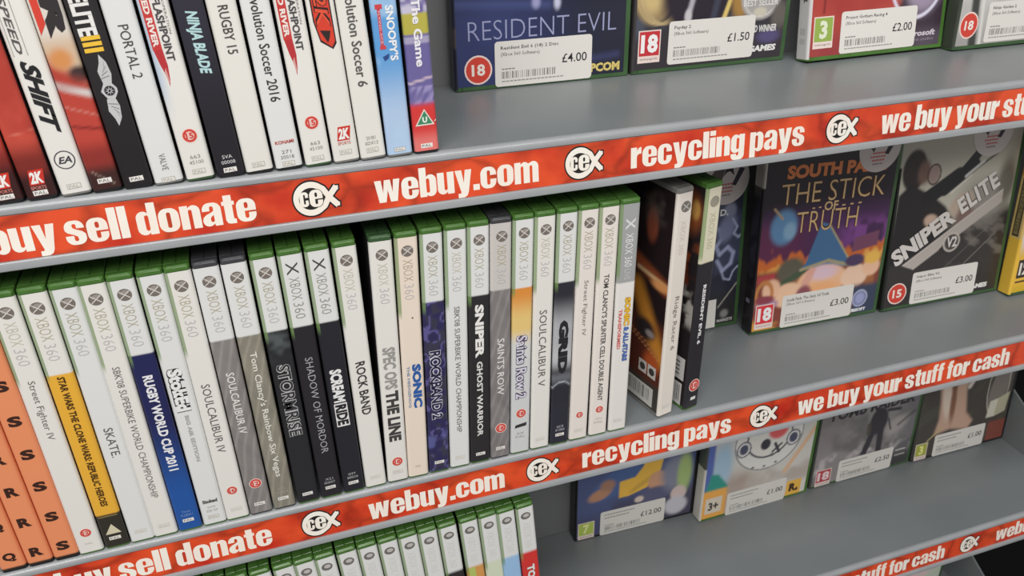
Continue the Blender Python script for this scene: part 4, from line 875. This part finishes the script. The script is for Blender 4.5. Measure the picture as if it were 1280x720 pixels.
ROW2 = [
 ('white game case with thin grey lettering, first right of the orange dividers', -52.3, -.75, 'green', bands((187, W1)), [MARKF, T('Street Fighter IV', 133, 91.5, -2.6, 2.2, C(110, 110, 106)), DOT(17.5, '12'), lambda p: p.text('spine', 'PAL', -2.2, 8, 2.2, 9.6, C(190, 186, 178), 3)]),
 ('yellow game case with black foot and small pale triangle', -37.0, -.8, 'green', bands((187, W1), (133.5, SWY), (28.6, SWK)), [MARK, op_sw]),
 ('white game case with one short black word, directly right of the yellow case', -21.8, -.85, 'green', bands((187, W2)), [MARK, T('SKATE.', 92, 70, -2.4, 2.6, C(90, 88, 86), res=3), PALD(9, (190, 188, 182))]),
 ('white game case with long thin grey lettering, left of the blue case', -7.6, -.9, 'green', bands((187, W1)), [MARK, T("SBK'08 SUPERBIKE WORLD CHAMPIONSHIP", 132.5, 33, -2.2, 2.0, C(110, 108, 106)), PALD(9, (190, 188, 182))]),
 ('dark blue game case with white capitals turning brighter blue at the foot', 7.4, -1.0, 'green', bands((187, W2), (BB, vgrad(25, C(38, 84, 156), 95, C(38, 40, 84)))), [MARK, T('RUGBY WORLD CUP 2011', 123, 51, -2.8, 3.0, C(226, 226, 230), bold=.04), lambda p: code(p, 15, 'Trentin', 'PLGB0411', C(120, 150, 196)), PALW(9)]),
 ('white game case with black outlined graffiti lettering', 22.9, -1.05, 'green', bands((187, W2)), [MARK, op_stoked]),
 ('white game case with black capitals, directly left of two grey streaked cases', 37.5, -1.1, 'green', bands((187, W1)), [MARK, T('SOULCALIBUR IV', 109.5, 57, -2.6, 2.4, C(88, 86, 84), res=2), DOT(25, '16'), PALD(9, (196, 192, 186))]),
 ('grey streaked game case with white capitals and red round mark, under a dark top', 52.6, -1.1, 'grey', bands((187, W2), (BB, streaks(C(*GREY), .34, 121))), [MARK, T('SOULCALIBUR IV', 114.5, 68, -2.4, 2.4, C(222, 220, 216), bold=.01), DOT(26.5, '12', 4.0), PALW(9)]),
 ('olive grey streaked game case with long white lettering', 68.0, -1.15, 'grey', bands((187, W2), (BB, streaks(C(*WGREY), .34, 125))), [MARK, T("Tom Clancy's Rainbow Six Vegas", 126, 28, -2.8, 2.4, C(222, 220, 212), bold=.01), PALW(9), lambda p: code(p, 16, 'XTC', '0001', C(160, 156, 146))]),
 ('black game case with grey outlined letters, right of two grey streaked cases', 84.0, -1.2, 'green', bands((187, W2), (BB, stormbg)), [MARK, op_storm]),
 ('black game case with thin widely spaced pale capitals', 99.6, -1.25, 'green', bands((187, W2), (BB, C(42, 40, 45))), [MARKX, T('SHADOW OF MORDOR', 115, 39, -1.8, 2.8, C(168, 168, 172), bold=-.005), lambda p: code(p, 15, 'X21', '00007', C(170, 170, 172)), PALW(9)]),
 ('black game case with bold white letters ending in a white box', 115.2, -1.25, 'green', bands((187, W2), (BB, C(40, 40, 46))), [MARKX, op_scream]),
 ('white game case leaning left, with black spiky lettering', 130.4, -1.0, 'green', bands((187, W1)), [MARKF, T('ROCK BAND', 105, 63, -3.0, 3.2, C(56, 54, 54), bold=.02, shear=-.1), PALD(9, (196, 192, 186))]),
 ('white game case with tall condensed capitals, grey above and black below', 146.0, .85, 'dkgreen', bands((187, W1)), [MARKF, T('SPEC OPS', 111.5, 79, -4.2, 4.2, C(150, 148, 146), bold=.04), T('THE LINE', 77.5, 36, -4.2, 4.2, C(66, 64, 64), bold=.05), DOT(18, '18', 4.0), PALD(9, (186, 182, 176))]),
 ('cream game case with one bold blue word', 160.7, 1.15, 'green', bands((187, C(226, 212, 198))), [MARK, op_sonic]),
 ('dark indigo game case with scribbled pattern and white edged letters', 175.9, 1.3, 'green', bands((187, W2), (139, doodle)), [MARK, op_rb2, PALW(9)]),
 ('white game case with long thin lettering, right of the indigo scribbled case', 191.2, 1.3, 'green', bands((187, W2)), [MARKF, T("SBK'08 SUPERBIKE WORLD CHAMPIONSHIP", 132.5, 31.5, -2.0, 1.8, C(104, 102, 98)), PALD(9, (196, 192, 186))]),
 ('charcoal game case with bold white lettering full length', 206.4, 1.2, 'green', bands((187, W2), (BB, C(46, 44, 46))), [MARK, T('SNIPER', 131, 90, -3.0, 3.0, C(228, 226, 224), bold=.05), T('GHOST WARRIOR', 87, 24, -2.2, 2.0, C(216, 214, 212), bold=.03), PALW(8)]),
 ('grey streaked game case with dark top, right of the charcoal case', 221.5, 1.15, 'grey', bands((187, C(196, 192, 188)), (139, streaks(C(122, 118, 118), .34, 131))), [MARK, T('SAINTS ROW', 102, 56, -2.6, 2.4, C(216, 214, 214), bold=.01), DOT(27, '18', 4.2), PALW(9)]),
 ('white game case with an orange to yellow fade and blackletter title', 236.7, 1.1, 'green', bands((187, W2), (138, saints)), [MARK, op_sr2]),
 ('white game case with plain tall capitals, left of the steel grey case', 252.1, .9, 'green', bands((187, W1)), [MARKF, T('SOULCALIBUR V', 118, 56, -2.8, 2.6, C(92, 90, 88), res=2), PALD(9, (196, 192, 186))]),
 ('steel grey and black game case with big square black letters', 267.6, .85, 'green', bands((187, W2), (136, gridbg)), [MARK, T('GRID', 107, 63, -3.6, 3.6, C(40, 40, 44), bold=.07), lambda p: code(p, 15, 'GC0', '31360', C(190, 190, 196)), PALW(9)]),
 ('white game case with thin grey lettering, directly right of the steel grey case', 282.7, .8, 'green', bands((187, C(224, 217, 211))), [MARK, T('Street Fighter IV', 135, 91.5, -2.2, 1.8, C(120, 116, 112)), DOT(23, '12', 2.9), PALD(9, (196, 190, 184))]),
 ('white game case with long bold small capitals, left of the silver topped case', 298.8, .4, 'green', bands((187, C(224, 217, 211))), [MARK, T("TOM CLANCY'S SPLINTER CELL DOUBLE AGENT", 137, 32, -2.0, 2.0, C(80, 76, 74), bold=.02), DOT(24, '15', 3.2), lambda p: code(p, 14, '(E)', 'PAL', C(170, 166, 160))]),
 ('white game case with silver top and coloured lettering beside the turned orange case', 314.9, 0.0, 'green', bands((187, C(158, 160, 160)), (127.3, C(221, 218, 214))), [op_x25, op_trans, PALD(10, (196, 192, 186))]),
]
for lb, x, ln, sh, sp, ops in ROW2: spine_case(lb, G2, x, ln, Z2, sh, sp, ops)

# two looser cases, turned so their back covers show
def back_rr(u, v):
    I = Img(u, v, C(40, 30, 32)); n = fbm(u, v, 16, 141)
    I.ell(112, 156, 6, 13, C(140, 74, 54), .4); I.mix(ss(.5, .8, n)*ss(150, 170, v)*.6, C(96, 88, 82)); I.line(90, 126, 131, 112, 11, C(150, 78, 48), 4); I.line(100, 118, 131, 114, 3, C(226, 190, 140), 1.6); I.ell(126, 112, 10, 4, C(230, 160, 100), .5)
    I.mix(ss(86, 74, v)*.8, C(104, 54, 40)); I.line(100, 102, 131, 52, 15, C(206, 138, 54), 6); I.ell(112, 70, 12, 9, C(52, 44, 46), .4); I.ell(118, 68, 5, 3, C(150, 140, 140), .4); I.mix(ss(62, 50, v)*ss(120, 90, u)*.6, C(92, 44, 34)); I.ell(122, 44, 9, 9, C(186, 88, 46), .5)
    I.line(96, 62, 130, 50, .8, C(206, 140, 90), .4); I.line(96, 65, 130, 54, .8, C(196, 130, 84), .4); I.mix(ss(30, 22, v), C(66, 62, 56)); return I.c
def ex_rr(p):
    for a in (108, 119): p.quad('back', a, 31, a+9.5, 42, C(206, 200, 194), 1); p.disc('back', a+4.7, 36.5, 3.2, C(70, 66, 62), 2)
    p.quad('back', 88, 5, 127, 22, C(206, 204, 198), 1); barcode(p, 'back', 94, 9, 124, 20, 2, 33, C(70, 70, 70))
def back_re(u, v):
    I = Img(u, v, C(40, 34, 36)); n = fbm(u, v, 10, 151)
    I.ell(118, 165, 14, 15, C(150, 84, 48), .5); I.ell(126, 168, 4, 7, C(206, 156, 84), .4); I.mix(ss(.4, .7, n)*ss(112, 128, v)*ss(150, 130, v), C(160, 80, 40)); I.line(112, 158, 122, 110, 5, C(150, 70, 36), 3, .8); I.mix(ss(.45, .6, n)*ss(70, 80, v)*ss(110, 104, v), C(170, 166, 160)); return I.c
def ex_re6(p):
    p.quad('back', 100, 26, 131, 46, C(206, 204, 202), 1); p.quad('back', 100, 3, 130, 23, C(206, 204, 202), 1); barcode(p, 'back', 106, 6, 128, 21, 2, 35, C(80, 80, 80))
    for k in range(4): p.quad('back', 104, 30+k*3.6, 126, 31.2+k*3.6, C(96, 94, 92), 2)
spine_case('white game case standing turned so its orange and black back cover shows', G2, 358.0, 0.0, Z2, 'clear', bands((187, C(222, 214, 206))),
           [lambda p: (p.disc('spine', 1, 176, 4.2, C(116, 110, 106), 1), p.text('spine', 'X', -1.6, 173.4, 3.6, 178.6, C(190, 186, 182), 2, True)), T('XBOX 360', 166, 140, -2, 2.6, C(206, 198, 190)), T('Ridge Racer 6', 106, 60.5, -2.2, 2.8, C(120, 114, 108)), PALD(9, (196, 190, 184)), ex_rr],
           C(60, 50, 50), y=4.4, yaw=11.5, bgrid=(100, 140, back_rr))
spine_case('black game case with white band and white capitals, standing alone before the grey shelf', G2, 381.4, 0.0, Z2, 'green', bands((187, C(214, 208, 186)), (129, C(44, 42, 46))),
           [lambda p: (p.disc('spine', .6, 176, 4.2, C(150, 146, 132), 1),), T('XBOX 360', 168, 140, -2.4, 2.8, C(190, 184, 160)), T('RESIDENT EVIL 6', 111, 60, -1.4, 1.8, C(222, 222, 224), bold=.04), lambda p: dot(p, 22, '18', 5.4, 1.0, 'spine', False, 1.05), lambda p: p.quad('spine', -1.6, 8.4, 3.4, 11.2, C(220, 218, 216), 2), ex_re6],
           C(30, 30, 34), y=5.6, yaw=13, bgrid=(100, 140, back_re))

# ---- lower shelf row (only the heads of the spines show)
G3 = 'game cases standing spine out on the lower shelf'
def low(c): return bands((187, W2), (BB, c))
RW = [
 (-2.8, None, 'white topped game case in the lower row, seventeenth from its right end'), (12.6, None, 'white topped game case in the lower row, sixteenth from its right end'),
 (27.7, None, 'white topped game case below the fish badge of the middle strip, left of the frame centre'), (43.0, None, 'white topped game case in the lower row, fourteenth from its right end'),
 (58.8, None, 'white topped game case in the lower row, thirteenth from its right end'), (73.3, None, 'white topped game case in the lower row, twelfth from its right end'),
 (87.8, None, 'white topped game case in the lower row, eleventh from its right end'), (103.4, None, 'white topped game case in the lower row, tenth from its right end'),
 (118.4, None, 'white topped game case in the lower row, ninth from its right end'), (133.5, None, 'white topped game case in the lower row, eighth from its right end'),
 (148.5, None, 'white topped game case in the lower row, seventh from its right end'), (163.4, None, 'white topped game case in the lower row, directly left of the black based one'),
 (178.6, C(52, 46, 48), 'white topped game case with black lower spine in the lower row'), (195.0, C(206, 150, 84), 'white topped game case with orange and green lower spine in the lower row'),
 (210.1, C(206, 214, 190), 'white topped game case between the orange and the pale blue ones in the lower row'), (224.6, C(150, 186, 222), 'white topped game case with pale blue lower spine in the lower row'),
 (239.9, C(206, 56, 52), 'white topped game case with red lower spine, at the right end of the lower row')]
RW[2] = (27.7, None, 'white topped game case in the lower row, fifteenth from its right end')
for i, (x, c, lb) in enumerate(RW):
    ops = [lambda p: (p.shape('spine', arc(.2, 177.6, 4.0, 3.6, 0, 350, 23), C(112, 108, 106), 1), p.shape('spine', arc(.6, 178.0, 2.4, 1.8, 0, 350, 15), C(186, 182, 178), 2)), lambda p: p.text('spine', 'XBOX 360', -2.6, 143.5, 3.2, 171, C(206, 206, 202), 2, True)]
    if i == len(RW)-1: ops.append(T('TOP SPIN', 124, 80, -3.2, 3.2, C(228, 224, 222), bold=.05, out=C(60, 40, 42)))
    if i == 13: ops.append(lambda p: p.quad('spine', -5.2, 100, 0, 138, C(176, 190, 104), 1))
    spine_case(lb, G3, x+187*math.sin(rad(4.6)), -4.6, Z3, 'green', bands((187, W2)) if c is None else low(c), ops, nz=60)
